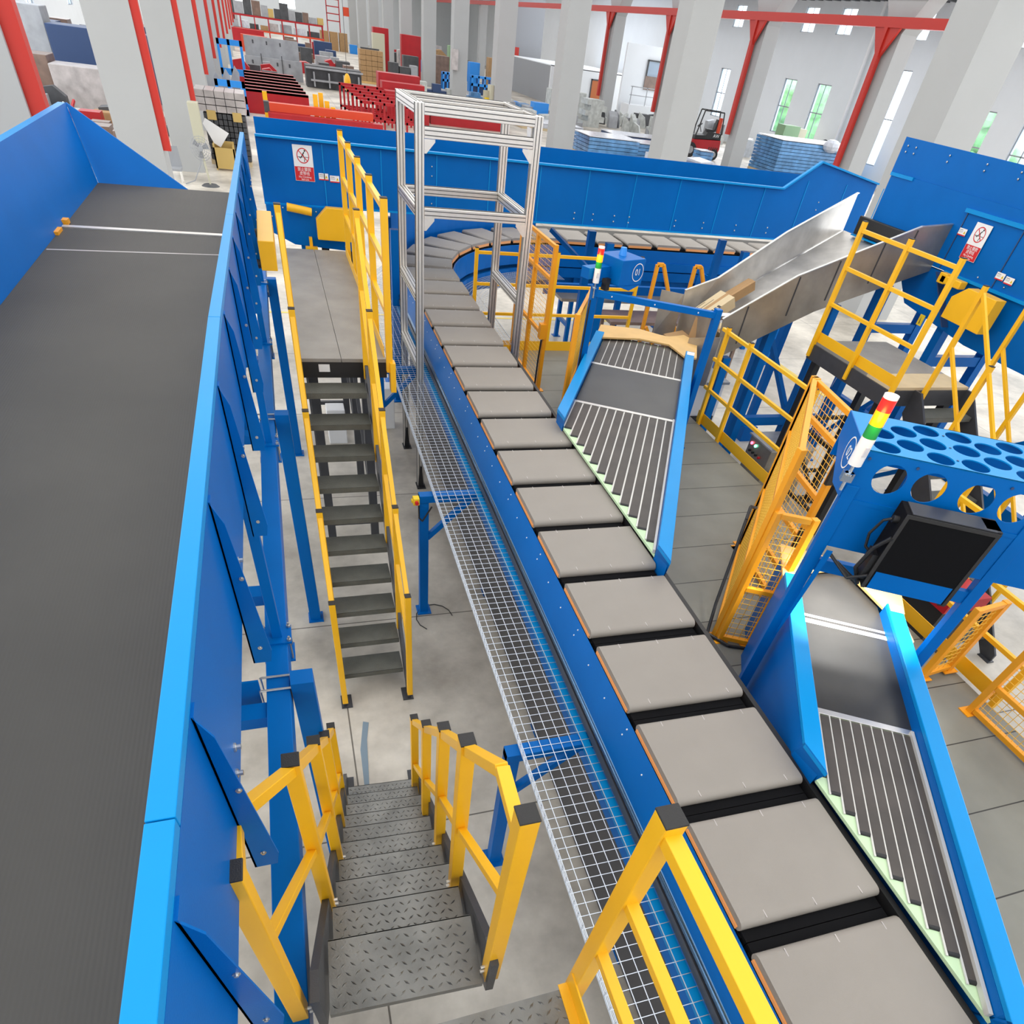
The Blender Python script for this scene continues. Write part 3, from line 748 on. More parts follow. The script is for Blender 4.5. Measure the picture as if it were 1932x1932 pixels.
# wire mesh tray along the sorter
def mesh_tray(name, label, s0, s1, dxa, dxb, z, m='wire', side=True, n=None, step=.064):
    t = thing(name, label, 'wire mesh', cframe((s0+s1)/2) @ Vector((dxa, 0, z)))
    mb = MB(); N_ = n or 24; k = max(3, int(abs(dxb-dxa)/step))
    def wire(dx, zz, r=.0019):
        pts = [cframe(s0+(s1-s0)*i/N_) @ Vector((dx, 0, zz)) for i in range(N_+1)]
        for a, b in zip(pts[:-1], pts[1:]): mb.bar(a, b, 2*r)
    for i in range(k+1): wire(dxa+(dxb-dxa)*i/k, z)
    ns = int((s1-s0)/step)
    for i in range(ns+1):
        M = cframe(s0+(s1-s0)*i/ns); mb.bar(M @ Vector((dxa, 0, z-.004)), M @ Vector((dxb, 0, z-.004)), .0034)
    mb.build('wire_mesh', m, t)
    if side:
        mb = MB()
        for q in (.0, .022, .044, .066):
            pts = [cframe(s0+(s1-s0)*i/N_) @ Vector((dxa-.002, 0, z+q)) for i in range(N_+1)]
            for a, b in zip(pts[:-1], pts[1:]): mb.bar(a, b, .0038)
        for i in range(ns+1):
            M = cframe(s0+(s1-s0)*i/ns); mb.bar(M @ Vector((dxa, 0, z-.01)), M @ Vector((dxa-.004, 0, z+.075)), .0034)
        mb.build('side_mesh', m, t)
    return t
mesh_tray('mesh_tray', 'long galvanised wire mesh tray along the left side of the sorter', .9, 10.6, -.955, -.475, 1.44, n=2)
mesh_tray('mesh_tray', 'curved wire mesh tray around the outside of the sorter bend', 10.65, LS+LA-.2, -.955, -.475, 1.44, n=26, step=.06)
mesh_tray('mesh_tray', 'curved wire mesh inside the sorter bend behind the aluminium frame', LS-1.4, LS+LA-.1, .46, 1.0, 1.38, n=26, side=False, step=.06)
# blue supports of the tray
for i, (y, e) in enumerate(((2.13, 0), (5.2, 1), (8.28, 0))):
    t = thing('tray_support', ['blue bracket post under the mesh tray beside the near stairs', 'blue bracket post under the mesh tray with an emergency stop fixed on it', 'blue bracket post under the far end of the mesh tray'][i], 'support', (.95, y, 0), 'tray supports')
    MB().box((.91, y-.04, 0), (1.0, y+.04, 1.43)).build('post', 'blue', t, .003)
    MB().box((.88, y-.08, 0), (1.03, y+.08, .012)).build('foot_plate', 'blue', t)
    MB().box((.91, y-.045, 1.36), (1.62, y+.045, 1.432)).build('arm', 'blue', t, .003)
    MB().bar((.99, y, .95), (1.42, y, 1.36), .05).build('brace', 'blue', t)
t = thing('emergency_stop', 'yellow emergency stop button box on the middle tray post', 'button', (.87, 5.15, 1.40))
MB().box((.845, 5.12, 1.36), (.905, 5.19, 1.43)).box((.83, 5.135, 1.38), (.85, 5.175, 1.41)).build('housing', 'sign_yellow', t, .006)
MB().tube((.875, 5.12, 1.395), (.875, 5.095, 1.395), .018, 12).build('button', 'sign_red', t, smooth=True)
MB().path([(.90, 5.15, 1.36), (.90, 5.13, 1.22), (.93, 5.12, 1.19), (1.02, 5.12, 1.34)], .008, 8).build('cable', 'black', t, smooth=True)
# wire loops and cables on the floor
tag(MB().path([(1.05+.2*math.cos(a/9*PI*1.3), 5.05+.22*math.sin(a/9*PI*1.3), .008) for a in range(10)], .005, 6).build('cable', 'rubber'), 'thin dark cable loop lying on the floor beside the tray post', 'cable')

# ================================================================== ALUMINIUM SCANNER FRAME
t = thing('scanner_gantry', 'tall open frame of slotted aluminium profiles straddling the sorter', 'frame', (2.0, 8.45, 0))
PW = .085
def profile(a, b, nm='profile', w_=PW):
    p = MB().bar(a, b, w_, w_, up=(0, 1, 0) if abs(Vector(b).z-Vector(a).z) > .5 else (0, 0, 1)).build(nm, 'alu', t, .004)
    a = Vector(a); b = Vector(b); d = (b-a).normalized(); mb = MB()
    if abs(d.z) > .9: off = [Vector((q, sgn*(w_/2), 0)) for q in (-.018, .018) for sgn in (-1, 1)] + [Vector((sgn*(w_/2), q, 0)) for q in (-.018, .018) for sgn in (-1, 1)]
    elif abs(d.x) > .9: off = [Vector((0, sgn*(w_/2), q)) for q in (-.018, .018) for sgn in (-1, 1)] + [Vector((0, q, w_/2)) for q in (-.018, .018)]
    else: off = [Vector((sgn*(w_/2), 0, q)) for q in (-.018, .018) for sgn in (-1, 1)] + [Vector((q, 0, w_/2)) for q in (-.018, .018)]
    for o_ in off: mb.bar(a+o_+d*.003, b+o_-d*.003, .007, .003 if False else .007)
    mb.build('slot', 'slot', p)
    return p
xl, xr, yf, yb, zt = 1.40, 2.60, 7.88, 9.06, 3.96
for (x, y) in ((xl, yf), (xr, yf), (xl, yb), (xr, yb)):
    p = profile((x, y, .012), (x, y, zt), 'upright')
    MB().prism([(x-.04, y-.05, .0), (x+.04, y-.05, .0), (x+.012, y-.05, .30), (x-.012, y-.05, .30)], (0, -.012, 0)).box((x-.06, y-.12, 0), (x+.06, y+.06, .012)).build('foot', 'black', p)
for z in (zt-.042,):
    profile((xl+.043, yf, z), (xr-.043, yf, z), 'cross_bar'); profile((xl+.043, yb, z), (xr-.043, yb, z), 'cross_bar')
    profile((xl, yf+.043, z), (xl, yb-.043, z), 'cross_bar'); profile((xr, yf+.043, z), (xr, yb-.043, z), 'cross_bar')
profile((xl+.043, yf+.42, zt-.042), (xr-.043, yf+.42, zt-.042), 'cross_bar')
profile((xl+.043, yf, zt-.21), (xr-.043, yf, zt-.21), 'cross_bar')
for z in (3.12,):
    profile((xl+.043, yf, z), (xr-.043, yf, z), 'cross_bar'); profile((xl+.043, yb, z), (xr-.043, yb, z), 'cross_bar')
    profile((xl, yf+.043, z), (xl, yb-.043, z), 'cross_bar'); profile((xr, yf+.043, z), (xr, yb-.043, z), 'cross_bar')
for x in (xl, xr): profile((x, yf+.043, 2.32), (x, yb-.043, 2.32), 'cross_bar')
profile((xl, yf+.043, 1.58), (xl, yb-.043, 1.58), 'cross_bar')
for (x, s) in ((xl, 1), (xr, -1)):
    for z in (3.12-.042, zt-.255):
        MB().prism([(x+s*.043, yf-.046, z), (x+s*.15, yf-.046, z), (x+s*.15, yf-.046, z-.02), (x+s*.063, yf-.046, z-.11), (x+s*.043, yf-.046, z-.11)], (0, .006, 0)).build('corner_plate', 'alu', t)
    MB().prism([(x-s*.001+s*.044, yf+.045, zt-.1), (x+s*.044, yf+.19, zt-.1), (x+s*.044, yf+.19, zt-.13), (x+s*.044, yf+.045, zt-.36)], (s*.006, 0, 0)).build('corner_plate', 'alu', t)
# red light housing dimly glowing on it is absent; white power boxes under the tray
for i, (x, y, h) in enumerate(((1.18, 9.75, .62), (.40, 9.3, .5))):
    tag(MB().box((x-.13, y-.13, 0), (x+.13, y+.13, h)).build('power_cabinet', 'white_plastic', None, .01), ['white floor cabinet behind the aluminium frame\'s left feet', 'white floor cabinet under the far left walkway'][i], 'cabinet', 'white floor cabinets')

# ================================================================== FAR CROSS CONVEYOR (blue wall)
t = thing('overhead_conveyor', 'long blue-sided overhead conveyor running across behind the sorter', 'conveyor', (4, 11, 0))
top = [(-.17, 3.29), (7.64, 3.27), (8.18, 3.63), (9.4, 3.44)]
MB().prism([(-.17, 10.58, 2.62)]+[(x, 10.58, z) for (x, z) in top]+[(9.4, 10.58, 2.62)], (0, .012, 0)).build('front_wall', 'blue', t)
mb = MB()
for a, b in zip(top[:-1], top[1:]): mb.bar((a[0], 10.56, a[1]+.012), (b[0], 10.56, b[1]+.012), .06, .024, up=(0, 0, 1))
mb.each('front_flange', 'blue_light', t, .003)
MB().box((-.17, 11.60, 2.62), (9.8, 11.612, 3.37)).build('back_wall', 'blue', t)
MB().box((-.17, 10.62, 2.98), (9.4, 11.58, 3.02)).build('belt', 'belt', t)
mb = MB()
for i in range(13):
    x = .62+.745*i
    zz = 3.27 if x < 7.6 else 3.4
    mb.box((x, 10.573, 2.62), (x+.012, 10.581, zz))
mb.each('panel_seam', 'blue_light', t)
MB().box((-.17, 10.565, 2.615), (9.4, 10.582, 2.635)).build('bottom_edge', 'blue_light', t)
mb = MB()
for x in (3.5, 3.52, 4.2, 4.5, 4.85, 5.1, 5.9, 6.4, 7.0, 7.6):
    for z in (2.70, 2.77): mb.ball((x, 10.575, z), .012, 6, 4)
for x in (2.05, 8.4): 
    for z in (2.75, 2.9, 3.05, 3.15): mb.ball((x, 10.575, z), .010, 6, 4)
mb.each('bolt', 'zinc', t)
MB().box((-.1, 10.64, 2.66), (9.4, 11.56, 2.70)).build('underside', 'blue', t)
for x in (1.54, 4.93, 7.44):
    for y in (10.72, 11.5):
        p = MB().box((x-.06, y-.05, 0), (x+.06, y+.05, 2.4)).build('leg', 'blue', t)
        MB().box((x-.12, y-.12, 0), (x+.12, y+.12, .015)).build('foot_plate', 'blue', p)
MB().bar((4.2, 11.5, 2.38), (4.85, 10.8, 1.9), .06).build('brace', 'blue', t)
# drive end at the walkway
MB().prism([(-.16, 10.5, 2.62), (-.16, 10.5, 2.34), (.15, 10.5, 2.20), (.95, 10.5, 2.15), (1.0, 10.5, 2.62)], (0, .07, 0)).build('drive_plate', 'blue', t)
for x in (.28, .55, .88): MB().box((x-.05, 10.52, 1.9), (x+.05, 10.6, 2.2)).build('leg', 'blue' if x < .3 else 'black', t)
mb = MB()
for (x, z) in ((.05, 2.6), (.47, 2.58), (.6, 2.6), (-.1, 2.5), (.5, 2.35), (.95, 2.4)): mb.ball((x, 10.5, z), .010, 6, 4)
mb.each('bolt', 'zinc', t)
# smaller blue guards below, left of the bend
t2 = thing('motor_cover', 'yellow six-sided motor cover under the far blue wall at the walkway\'s end', 'cover', (.66, 10.42, 2.45))
MB().prism([(.455, 10.35, 2.30), (.455, 10.35, 2.52), (.60, 10.35, 2.655), (.90, 10.35, 2.65), (.90, 10.35, 2.29)], (0, .12, 0)).build('cover_box', 'yellow', t2, .005)
tag(MB().tube((.10, 10.46, 2.62), (.41, 10.46, 2.58), .045, 14).build('roller_guard', 'yellow', smooth=True), 'small horizontal yellow roller guard under the far blue wall', 'guard')
tag(MB().box((.28, 10.38, 2.10), (.44, 10.46, 2.2)).box((.34, 10.44, 2.2), (.38, 10.5, 2.3)).build('terminal_box', 'yellow'), 'small yellow box low beside the far motor cover', 'box')

# lower blue structure behind the sorter bend
t = thing('support_structure', 'blue rails and posts supporting the sorter\'s far straight', 'frame', (7, 12.8, 0))
for (y, z) in ((13.35, 1.60), (12.35, 1.42)): MB().box((4.6, y-.05, z-.14), (10.8, y+.05, z)).build('rail', 'blue', t)
for x in (6.1, 8.3, 10.0):
    for y in (12.4, 13.35): MB().box((x-.05, y-.05, 0), (x+.05, y+.05, 1.5)).build('post', 'blue', t)
MB().bar((8.2, 13.2, 1.5), (8.9, 12.4, 1.3), .06).build('brace', 'blue', t)
MB().box((5.0, 12.6, 1.05), (9.6, 13.0, 1.10)).build('panel', 'steel_side', t)
MB().box((4.9, 13.42, .95), (9.0, 13.45, 1.5)).build('skirt', 'blue', t)

# ================================================================== RIGHT HIGH CONVEYOR (hopper wall)
t = thing('overhead_conveyor', 'high blue-sided conveyor at the right edge with an upper wall panel', 'conveyor', (8.3, 5, 0))
MB().prism([(8.0, 8.82, 3.02), (8.0, 8.82, 3.76), (8.0, -1, 3.70), (8.0, -1, 3.02)], (.012, 0, 0)).build('side_wall', 'blue', t)
MB().prism([(8.015, 8.86, 3.74), (8.015, 8.86, 4.12), (8.015, -1, 4.02), (8.015, -1, 3.70)], (.012, 0, 0)).build('upper_wall', 'blue', t)
MB().box((7.985, 8.4, 3.73), (8.01, 8.83, 3.765)).box((7.975, -1, 3.00), (8.01, 7.2, 3.03)).each('flange', 'blue_light', t)
MB().box((7.975, -1, 3.60), (8.0, 7.35, 3.64)).each('flange', 'blue_light', t)
mb = MB()
for y in (7.3, 6.45, 5.6, 4.75): mb.box((7.99, y, 3.03), (8.0, y+.012, 3.6))
mb.each('panel_seam', 'dark_navy', t)
mb = MB()
for y in (8.75, 8.6, 8.0, 7.4, 6.9):
    for z in (3.98, 4.04): mb.ball((8.005, y, z), .012, 6, 4)
for y in (7.1, 6.7, 6.3, 5.9, 5.5, 5.0):
    mb.ball((7.99, y, 3.08), .010, 6, 4)
mb.each('bolt', 'zinc', t)
MB().box((8.03, -1, 3.25), (9.2, 8.8, 3.29)).build('belt', 'belt', t)
MB().box((7.93, 7.62, 3.04), (7.99, 9.0, 3.25)).build('belt_end', 'black', t, .01)
MB().box((7.9, 7.62, 3.02), (7.96, 9.0, 3.035)).build('transfer_strip', 'blue_light', t)
MB().box((9.2, -1, 3.0), (9.22, 8.8, 4.0)).build('side_wall', 'blue', t)
MB().prism([(8.02, 8.1, 3.0), (8.02, 7.6, 2.55), (8.02, 6.4, 2.42), (8.02, 5.0, 2.42), (8.02, 3.5, 2.5), (8.02, 3.5, 3.0)], (.06, 0, 0)).build('drive_plate', 'blue', t)
MB().prism([(7.9, 7.25, 3.0), (7.9, 6.75, 2.52), (8.0, 6.75, 2.52), (8.0, 7.25, 3.0)], (0, -.02, 0)).build('gusset', 'dark_navy', t)
for y in (8.2, 6.9, 4.9, 3.0, .5):
    for x in (8.15, 9.1):
        p = MB().box((x-.06, y-.06, 0), (x+.06, y+.06, 2.6)).build('leg', 'blue', t)
        MB().box((x-.13, y-.13, 0), (x+.13, y+.13, .015)).build('foot_plate', 'blue', p)
for (y0, y1) in ((8.2, 6.9), (6.9, 4.9), (4.9, 3.0), (3.0, .5)):
    MB().box((8.10, y1, 1.0), (8.20, y0, 1.14)).build('rail', 'blue', t)
    MB().bar((8.15, y0, .3), (8.15, y1, 1.9), .06).build('brace', 'blue', t)
for y in (8.2, 6.9, 4.9, 3.0): MB().box((8.15, y-.05, 2.0), (9.1, y+.05, 2.12)).build('cross_member', 'blue', t)
MB().box((7.3, 3.6, 1.35), (9.3, 3.72, 1.52)).box((7.3, 2.5, 1.35), (9.3, 2.62, 1.52)).each('cross_member', 'blue', t)
t2 = thing('motor_cover', 'yellow six-sided motor cover below the sign on the right-hand hopper', 'cover', (7.72, 6.3, 2.8))
MB().prism([(7.70, 6.66, 2.66), (7.70, 6.66, 2.88), (7.70, 6.50, 3.01), (7.70, 6.06, 3.0), (7.70, 6.06, 2.65)], (.16, 0, 0)).build('cover_box', 'yellow', t2, .005)
tag(MB().box((7.84, 6.75, 2.93), (7.95, 7.08, 3.01)).box((7.84, 7.0, 2.92), (7.93, 7.12, 3.03)).build('roller_guard', 'yellow', None, .01), 'small yellow guard box above the right-hand motor cover', 'guard')
t2 = tag(MB().box((7.86, 7.02, 2.44), (7.868, 7.10, 2.56)).build('caution_label', 'sign_yellow'), 'yellow caution label on the dark blue plate below the hopper', 'label')
MB().prism([(7.858, 7.07, 2.54), (7.858, 7.05, 2.46), (7.858, 7.065, 2.46)], (.001, 0, 0)).build('symbol', 'sign_black', t2)

# ================================================================== STEEL CHUTE
t = thing('steel_chute', 'wide galvanised steel chute sloping from the blue hopper down to the left', 'chute', (6.6, 8.2, 2.4))
def lerp(a, b, q): return a+(b-a)*q
near = [(8.0, 7.45, 3.46), (7.55, 7.45, 3.41), (6.02, 7.45, 2.83), (5.15, 7.45, 2.33)]
far = [(8.0, 9.3, 3.46), (6.7, 8.85, 3.02), (5.6, 8.5, 2.52), (5.1, 8.42, 2.38)]
bed_n = [(8.0, 7.47, 3.02), (6.47, 7.47, 2.49), (5.2, 7.47, 1.92)]
bed_f = [(8.0, 9.28, 3.02), (6.5, 8.78, 2.49), (5.2, 8.42, 1.92)]
mb = MB()
for i in range(2):
    a, b, c, d = [Vector(q) for q in (bed_n[i], bed_n[i+1], bed_f[i+1], bed_f[i])]
    for q0, q1 in ((0, .48), (.49, 1)):
        P_ = [a.lerp(d, q0), b.lerp(c, q0), b.lerp(c, q1), a.lerp(d, q1)]
        mb.prism(P_, (0, 0, -.006))
mb.build('bed', 'steel', t)
MB().prism(near+[(5.22, 7.45, 1.86), (6.47, 7.45, 2.45), (8.0, 7.45, 2.96)], (0, -.01, 0)).build('near_side', 'steel_side', t)  # brownish reflection of the yellow put into this side's steel colour
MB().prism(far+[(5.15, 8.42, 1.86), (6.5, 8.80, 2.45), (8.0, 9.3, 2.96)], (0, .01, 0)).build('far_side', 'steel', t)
mb = MB()
for a, b in list(zip(near[:-1], near[1:]))+list(zip(far[:-1], far[1:])): mb.bar(a, b, .035, .010)
mb.each('rim', 'zinc', t)
mb = MB()
for x in (5.45, 6.05, 6.55, 7.1, 7.5):
    zt_ = lerp(2.33, 2.83, (x-5.15)/.87) if x < 6.02 else lerp(2.83, 3.41, (x-6.02)/1.53)
    mb.box((x, 7.432, zt_-.45), (x+.014, 7.442, zt_-.02))
mb.each('side_rib', 'dark_steel', t)
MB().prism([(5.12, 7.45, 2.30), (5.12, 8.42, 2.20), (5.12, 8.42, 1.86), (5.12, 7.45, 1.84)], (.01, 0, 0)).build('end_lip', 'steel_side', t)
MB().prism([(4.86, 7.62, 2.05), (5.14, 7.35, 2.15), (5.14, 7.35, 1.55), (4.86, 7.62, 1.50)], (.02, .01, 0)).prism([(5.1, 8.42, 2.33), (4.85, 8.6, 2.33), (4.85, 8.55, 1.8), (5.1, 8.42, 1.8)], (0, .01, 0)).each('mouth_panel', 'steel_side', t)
for (x, y, h) in ((6.88, 8.77, 2.6), (7.39, 8.98, 2.75), (6.05, 7.6, 2.2), (6.9, 7.6, 2.5), (7.6, 7.6, 2.75), (5.45, 7.55, 1.85), (5.5, 8.35, 1.9)):
    p = MB().box((x-.055, y-.055, 0), (x+.055, y+.055, h)).build('leg', 'blue', t)
    MB().box((x-.13, y-.13, 0), (x+.13, y+.13, .25 if x > 7.3 and y > 8.9 else .02)).build('foot_plate', 'blue', p)
MB().box((6.05, 7.55, .9), (7.6, 7.65, 1.02)).build('cross_member', 'blue', t)
MB().bar((6.9, 7.6, 1.0), (6.88, 8.77, 1.9), .07).build('brace', 'blue', t)
MB().bar((7.6, 7.6, 1.9), (8.1, 8.2, 1.2), .07).build('brace', 'blue', t)
# cartons lying in the chute
def carton(cx, cy, cz, sx, sy, sz, rz, ry, lab, m='cardboard_pale', mark=False, rx=0):
    M = Matrix.Translation((cx, cy, cz)) @ Matrix.Rotation(rz, 4, 'Z') @ Matrix.Rotation(ry, 4, 'Y') @ Matrix.Rotation(rx, 4, 'X')
    t = thing('carton', lab, 'box', (cx, cy, cz), 'cartons in the steel chute')
    MB(M).box((-sx/2, -sy/2, -sz/2), (sx/2, sy/2, sz/2)).build('box_body', m, t, .004)
    MB(M).box((-sx/2-.001, -.025, sz/2), (sx/2+.001, .025, sz/2+.0015)).build('tape', 'cardboard', t)
    if mark:
        mb = MB(M)
        for k in range(4): mb.box((-.12+.05*k, -.16, sz/2+.001), (-.09+.05*k, -.10, sz/2+.003))
        mb.box((-.2, .06, sz/2+.001), (.1, .065, sz/2+.003)).box((-.2, .12, sz/2+.001), (.0, .125, sz/2+.003))
        mb.build('printing', 'sign_black', t)
    return t
TL = math.radians(-24)
carton(5.42, 8.17, 2.22, .55, .30, .14, .15, TL-.1, 'flat brown carton with black printing, lying against the chute\'s far side', mark=True)
carton(5.85, 8.38, 2.36, .60, .14, .12, .22, TL, 'long narrow brown carton higher up along the chute\'s far side', 'cardboard')
carton(5.55, 7.68, 2.18, .55, .28, .12, .05, TL, 'low brown carton lying against the chute\'s near side', 'cardboard_pale')
carton(5.28, 7.92, 2.02, .30, .30, .28, .5, .2, 'dark brown carton at the open lower end of the chute', 'cardboard')
carton(5.02, 8.05, 1.78, .34, .36, .3, .2, -.1, 'brown carton tipped below the chute mouth', 'cardboard')
carton(5.62, 7.95, 2.15, .75, .20, .05, .1, TL, 'pale white-wrapped packet sliding down the middle of the chute', 'wrap_clear')
tag(MB().box((5.12, 7.52, 2.34), (5.36, 7.64, 2.345)).build('paper_sheet', 'paper'), 'white paper sheet lying on the corner of the chute mouth', 'paper')

# ================================================================== WARNING SIGNS
def climb_sign(M, label):
    t = thing('warning_sign', label, 'sign', M @ Vector((0, 0, 0)))
    MB(M).box((-.12, -.18, 0), (.12, .18, .003)).build('sign_plate', 'paper', t)
    MB(M).box((-.117, -.177, .003), (.117, -.035, .0036)).build('red_panel', 'sign_red', t)
    mb = MB(); R2 = M @ Matrix.Translation((0, 0, .0035)); ring(mb, (0, .075), .072, .010, M=R2); mb.build('prohibition_ring', 'sign_red', t)
    mb = MB(R2).bar((-.05, .125, .001), (.05, .025, .001), .009, .0008); mb.build('prohibition_bar', 'sign_red', t)
    mb = MB(R2).bar((-.066, .062, 0), (.066, .062, 0), .005, .0006).bar((-.03, .05, 0), (.0, .09, 0), .010, .0006).bar((0, .09, 0), (.018, .112, 0), .012, .0006)
    mb.bar((.0, .09, 0), (.02, .045, 0), .009, .0006).bar((.02, .045, 0), (.012, .015, 0), .008, .0006).bar((-.03, .05, 0), (-.05, .06, 0), .006, .0006).tube((.026, .124, -.0004), (.026, .124, .0004), .010, 10)
    mb.build('climbing_figure', 'sign_black', t)
    R3 = M @ Matrix.Translation((0, 0, .0042))
    text('禁止攀爬', .042, R3 @ Matrix.Translation((0, -.064, 0)), 'paper', t)
    text('皮带线', .042, R3 @ Matrix.Translation((0, -.104, 0)), 'paper', t)
    text('No Climbing', .030, R3 @ Matrix.Translation((0, -.138, 0)), 'paper', t)
    text('Belt Line', .026, R3 @ Matrix.Translation((0, -.163, 0)), 'paper', t)
    return t
def small_label(M, label):
    t = thing('warning_label', label, 'label', M @ Vector((0, 0, 0)))
    MB(M).box((-.06, -.035, 0), (.06, .035, .002)).build('label_plate', 'paper', t)
    MB(M).box((-.06, -.035, .002), (.06, -.024, .0025)).build('red_strip', 'sign_red', t)
    MB(M).prism([(.018, -.014, .002), (.052, -.014, .002), (.035, .018, .002)], (0, 0, .001)).build('warning_triangle', 'sign_yellow', t)
    MB(M).box((.033, -.008, .003), (.037, .008, .0034)).box((-.052, .018, .002), (.0, .022, .0026)).box((-.052, .006, .002), (.008, .008, .0026)).box((-.052, -.004, .002), (.004, -.002, .0026)).build('printing', 'sign_black', t)
Ms = frame((.38, 10.575, 3.065), (1, 0, 0), (0, 0, 1))
climb_sign(Ms, 'white and red no-climbing sign on the far blue wall above the left walkway')
small_label(frame((.615, 10.575, 2.945), (1, 0, 0), (0, 0, 1)), 'small white warning label just right of the sign on the far blue wall')
small_label(frame((.755, 10.575, 2.93), (1, 0, 0), (0, 0, 1)), 'second small warning label, the one nearer the yellow railing on the far wall')
Ms = frame((7.985, 6.98, 3.37), (0, -1, 0), (0, 0, 1))
climb_sign(Ms, 'white and red no-climbing sign on the right-hand blue hopper')
small_label(frame((7.985, 7.24, 3.42), (0, -1, 0), (0, 0, 1)), 'small warning label left of the sign on the right-hand hopper')
small_label(frame((7.985, 6.42, 3.16), (0, -1, 0), (0, 0, 1)), 'left one of the pair of warning labels right of the hopper sign')
small_label(frame((7.985, 6.28, 3.15), (0, -1, 0), (0, 0, 1)), 'right one of the pair of warning labels right of the hopper sign')
# ================================================================== WORK PLATFORM
ZW = 1.20
t = thing('work_platform', 'dark tiled work platform around the two infeed conveyors, right of the sorter', 'platform', (3.8, 4, ZW))
MB().box((2.62, -1.5, ZW-.05), (4.98, 9.62, ZW)).build('deck', 'tile_floor', t)
MB().box((2.62, -1.5, ZW-.25), (2.68, 9.62, ZW-.05)).box((4.92, -1.5, ZW-.25), (4.98, 9.62, ZW-.05)).box((2.62, 9.56, ZW-.25), (4.98, 9.62, ZW-.05)).build('edge_beam', 'black', t)
for x in (2.75, 4.9):
    for y in (-.8, 1.6, 4.0, 6.4, 9.4):
        MB().box((x-.05, y-.05, 0), (x+.05, y+.05, ZW-.25)).build('leg', 'blue', t)

def railing(name, label, a, b, zf, rails, pys, toe=True, m='yellow', pw=.046, side=1):
    a = Vector((a[0], a[1], 0)); b = Vector((b[0], b[1], 0)); d = (b-a).normalized(); nrm = Vector((-d.y, d.x, 0))*side
    t = thing(name, label, 'railing', (a+b)/2+Vector((0, 0, zf)))
    zt = max(rails)+.05
    for q in pys:
        p = a.lerp(b, q); post(None, p+Vector((0, 0, zf-.02)), p+Vector((0, 0, zt)), pw, m, t)
    for i, z in enumerate(rails):
        MB().bar(a+Vector((0, 0, z)), b+Vector((0, 0, z)), .036).build('top_rail' if i == 0 else 'mid_rail', m, t, .002)
    if toe:
        k = nrm*(.03)
        MB().bar(a+k+Vector((0, 0, zf+.065)), b+k+Vector((0, 0, zf+.065)), .006, .13).build('toe_board', m, t)
    return t
railing('guard_railing', 'yellow railing with kick board along the right edge of the dark tiled platform', (5.0, 7.15), (5.0, 5.25), ZW, (2.31, 1.97, 1.63), (.06, .33, 1.0))
railing('guard_railing', 'yellow railing and kick board at the far right, beside the second infeed conveyor', (5.0, 3.4), (5.0, 1.95), ZW, (2.31, 1.95, 1.60), (0, .5, 1.0))
railing('guard_railing', 'yellow railing closing the far end of the tiled platform, behind the sign marked 01', (2.49, 9.62), (4.98, 9.62), ZW, (2.42, 2.05, 1.68), (0, .475, 1.0), side=-1)

# ---- mesh fences
def fence(label, a, b, z0, z1, bars, m='orange', fw=.05, group=None, cell=.05, wm='wire_yellow', mid=False):
    a = Vector((a[0], a[1], 0)); b = Vector((b[0], b[1], 0)); d = (b-a).normalized(); L_ = (b-a).length
    t = thing('mesh_fence', label, 'fence', (a+b)/2+Vector((0, 0, z0)), group)
    Z_ = lambda z: Vector((0, 0, z))
    for p in (a, b):
        q = MB().bar(p+Z_(z0), p+Z_(z1), fw, fw, up=(0, 1, 0)).build('upright', m, t, .003)
        MB().box(p+Vector((-.07, -.05, z0)), p+Vector((.07, .05, z0+.008))).build('foot_plate', m, q)
    for z in [z0+.04]+list(bars)+[z1-fw/2]:
        MB().bar(a+d*fw/2+Z_(z), b-d*fw/2+Z_(z), fw*.8).build('cross_rail', m, t, .003)
    mb = MB(); n = max(2, int(L_/cell))
    for i in range(1, n): mb.bar(a+d*(L_*i/n)+Z_(z0+.04), a+d*(L_*i/n)+Z_(z1-.03), .0035)
    k = int((z1-z0)/cell)
    for i in range(1, k): mb.bar(a+Z_(z0+(z1-z0)*i/k), b+Z_(z0+(z1-z0)*i/k), .0035)
    mb.build('wire_mesh', wm, t)
    if mid:
        c = (a+b)/2; MB().bar(c+Z_(z0), c+Z_(z1-.03), fw, fw, up=(0, 1, 0)).build('upright', m, t, .003)
    return t
f = fence('orange-yellow mesh fence beside the sorter bend, right of the aluminium frame', (3.06, 8.12), (3.06, 9.45), ZW, 2.86, (1.87, 2.50), mid=True)
mb = MB().box((2.98, 8.08, 1.85), (3.06, 8.17, 2.02)); mb.build('switch_box', 'orange', f)
MB().path([(3.0, 8.06, 1.85), (2.99, 8.06, 1.6), (2.98, 8.04, 1.22)], .012, 8).build('cable', 'black', f, smooth=True)
fence('narrow orange-yellow mesh panel along the left side of the infeed conveyor marked 01', (2.92, 6.82), (3.45, 7.78), ZW, 2.52, (1.70,))
f = fence('tall orange-yellow mesh fence running towards the camera between the two infeed conveyors', (3.05, 3.10), (3.99, 4.27), ZW, 2.86, (1.85, 2.40))
MB().path([(3.60, 3.86, 1.93), (3.52, 3.84, 1.96), (3.44, 3.74, 1.90), (3.30, 3.55, 1.62), (3.12, 3.32, 1.38), (2.98, 3.12, 1.23), (3.10, 2.96, 1.215), (3.35, 2.86, 1.215)], .014, 8).build('cable', 'black', f, smooth=True)
fence('lower mesh panel of the orange-yellow fence, standing against the second infeed conveyor', (3.06, 3.06), (3.29, 2.94), ZW, 2.42, (1.75,))
f = fence('orange-yellow mesh gate folded back from the top of the tall fence', (3.99, 4.25), (3.84, 3.50), ZW, 2.86, (1.5, 1.85, 2.2, 2.6))
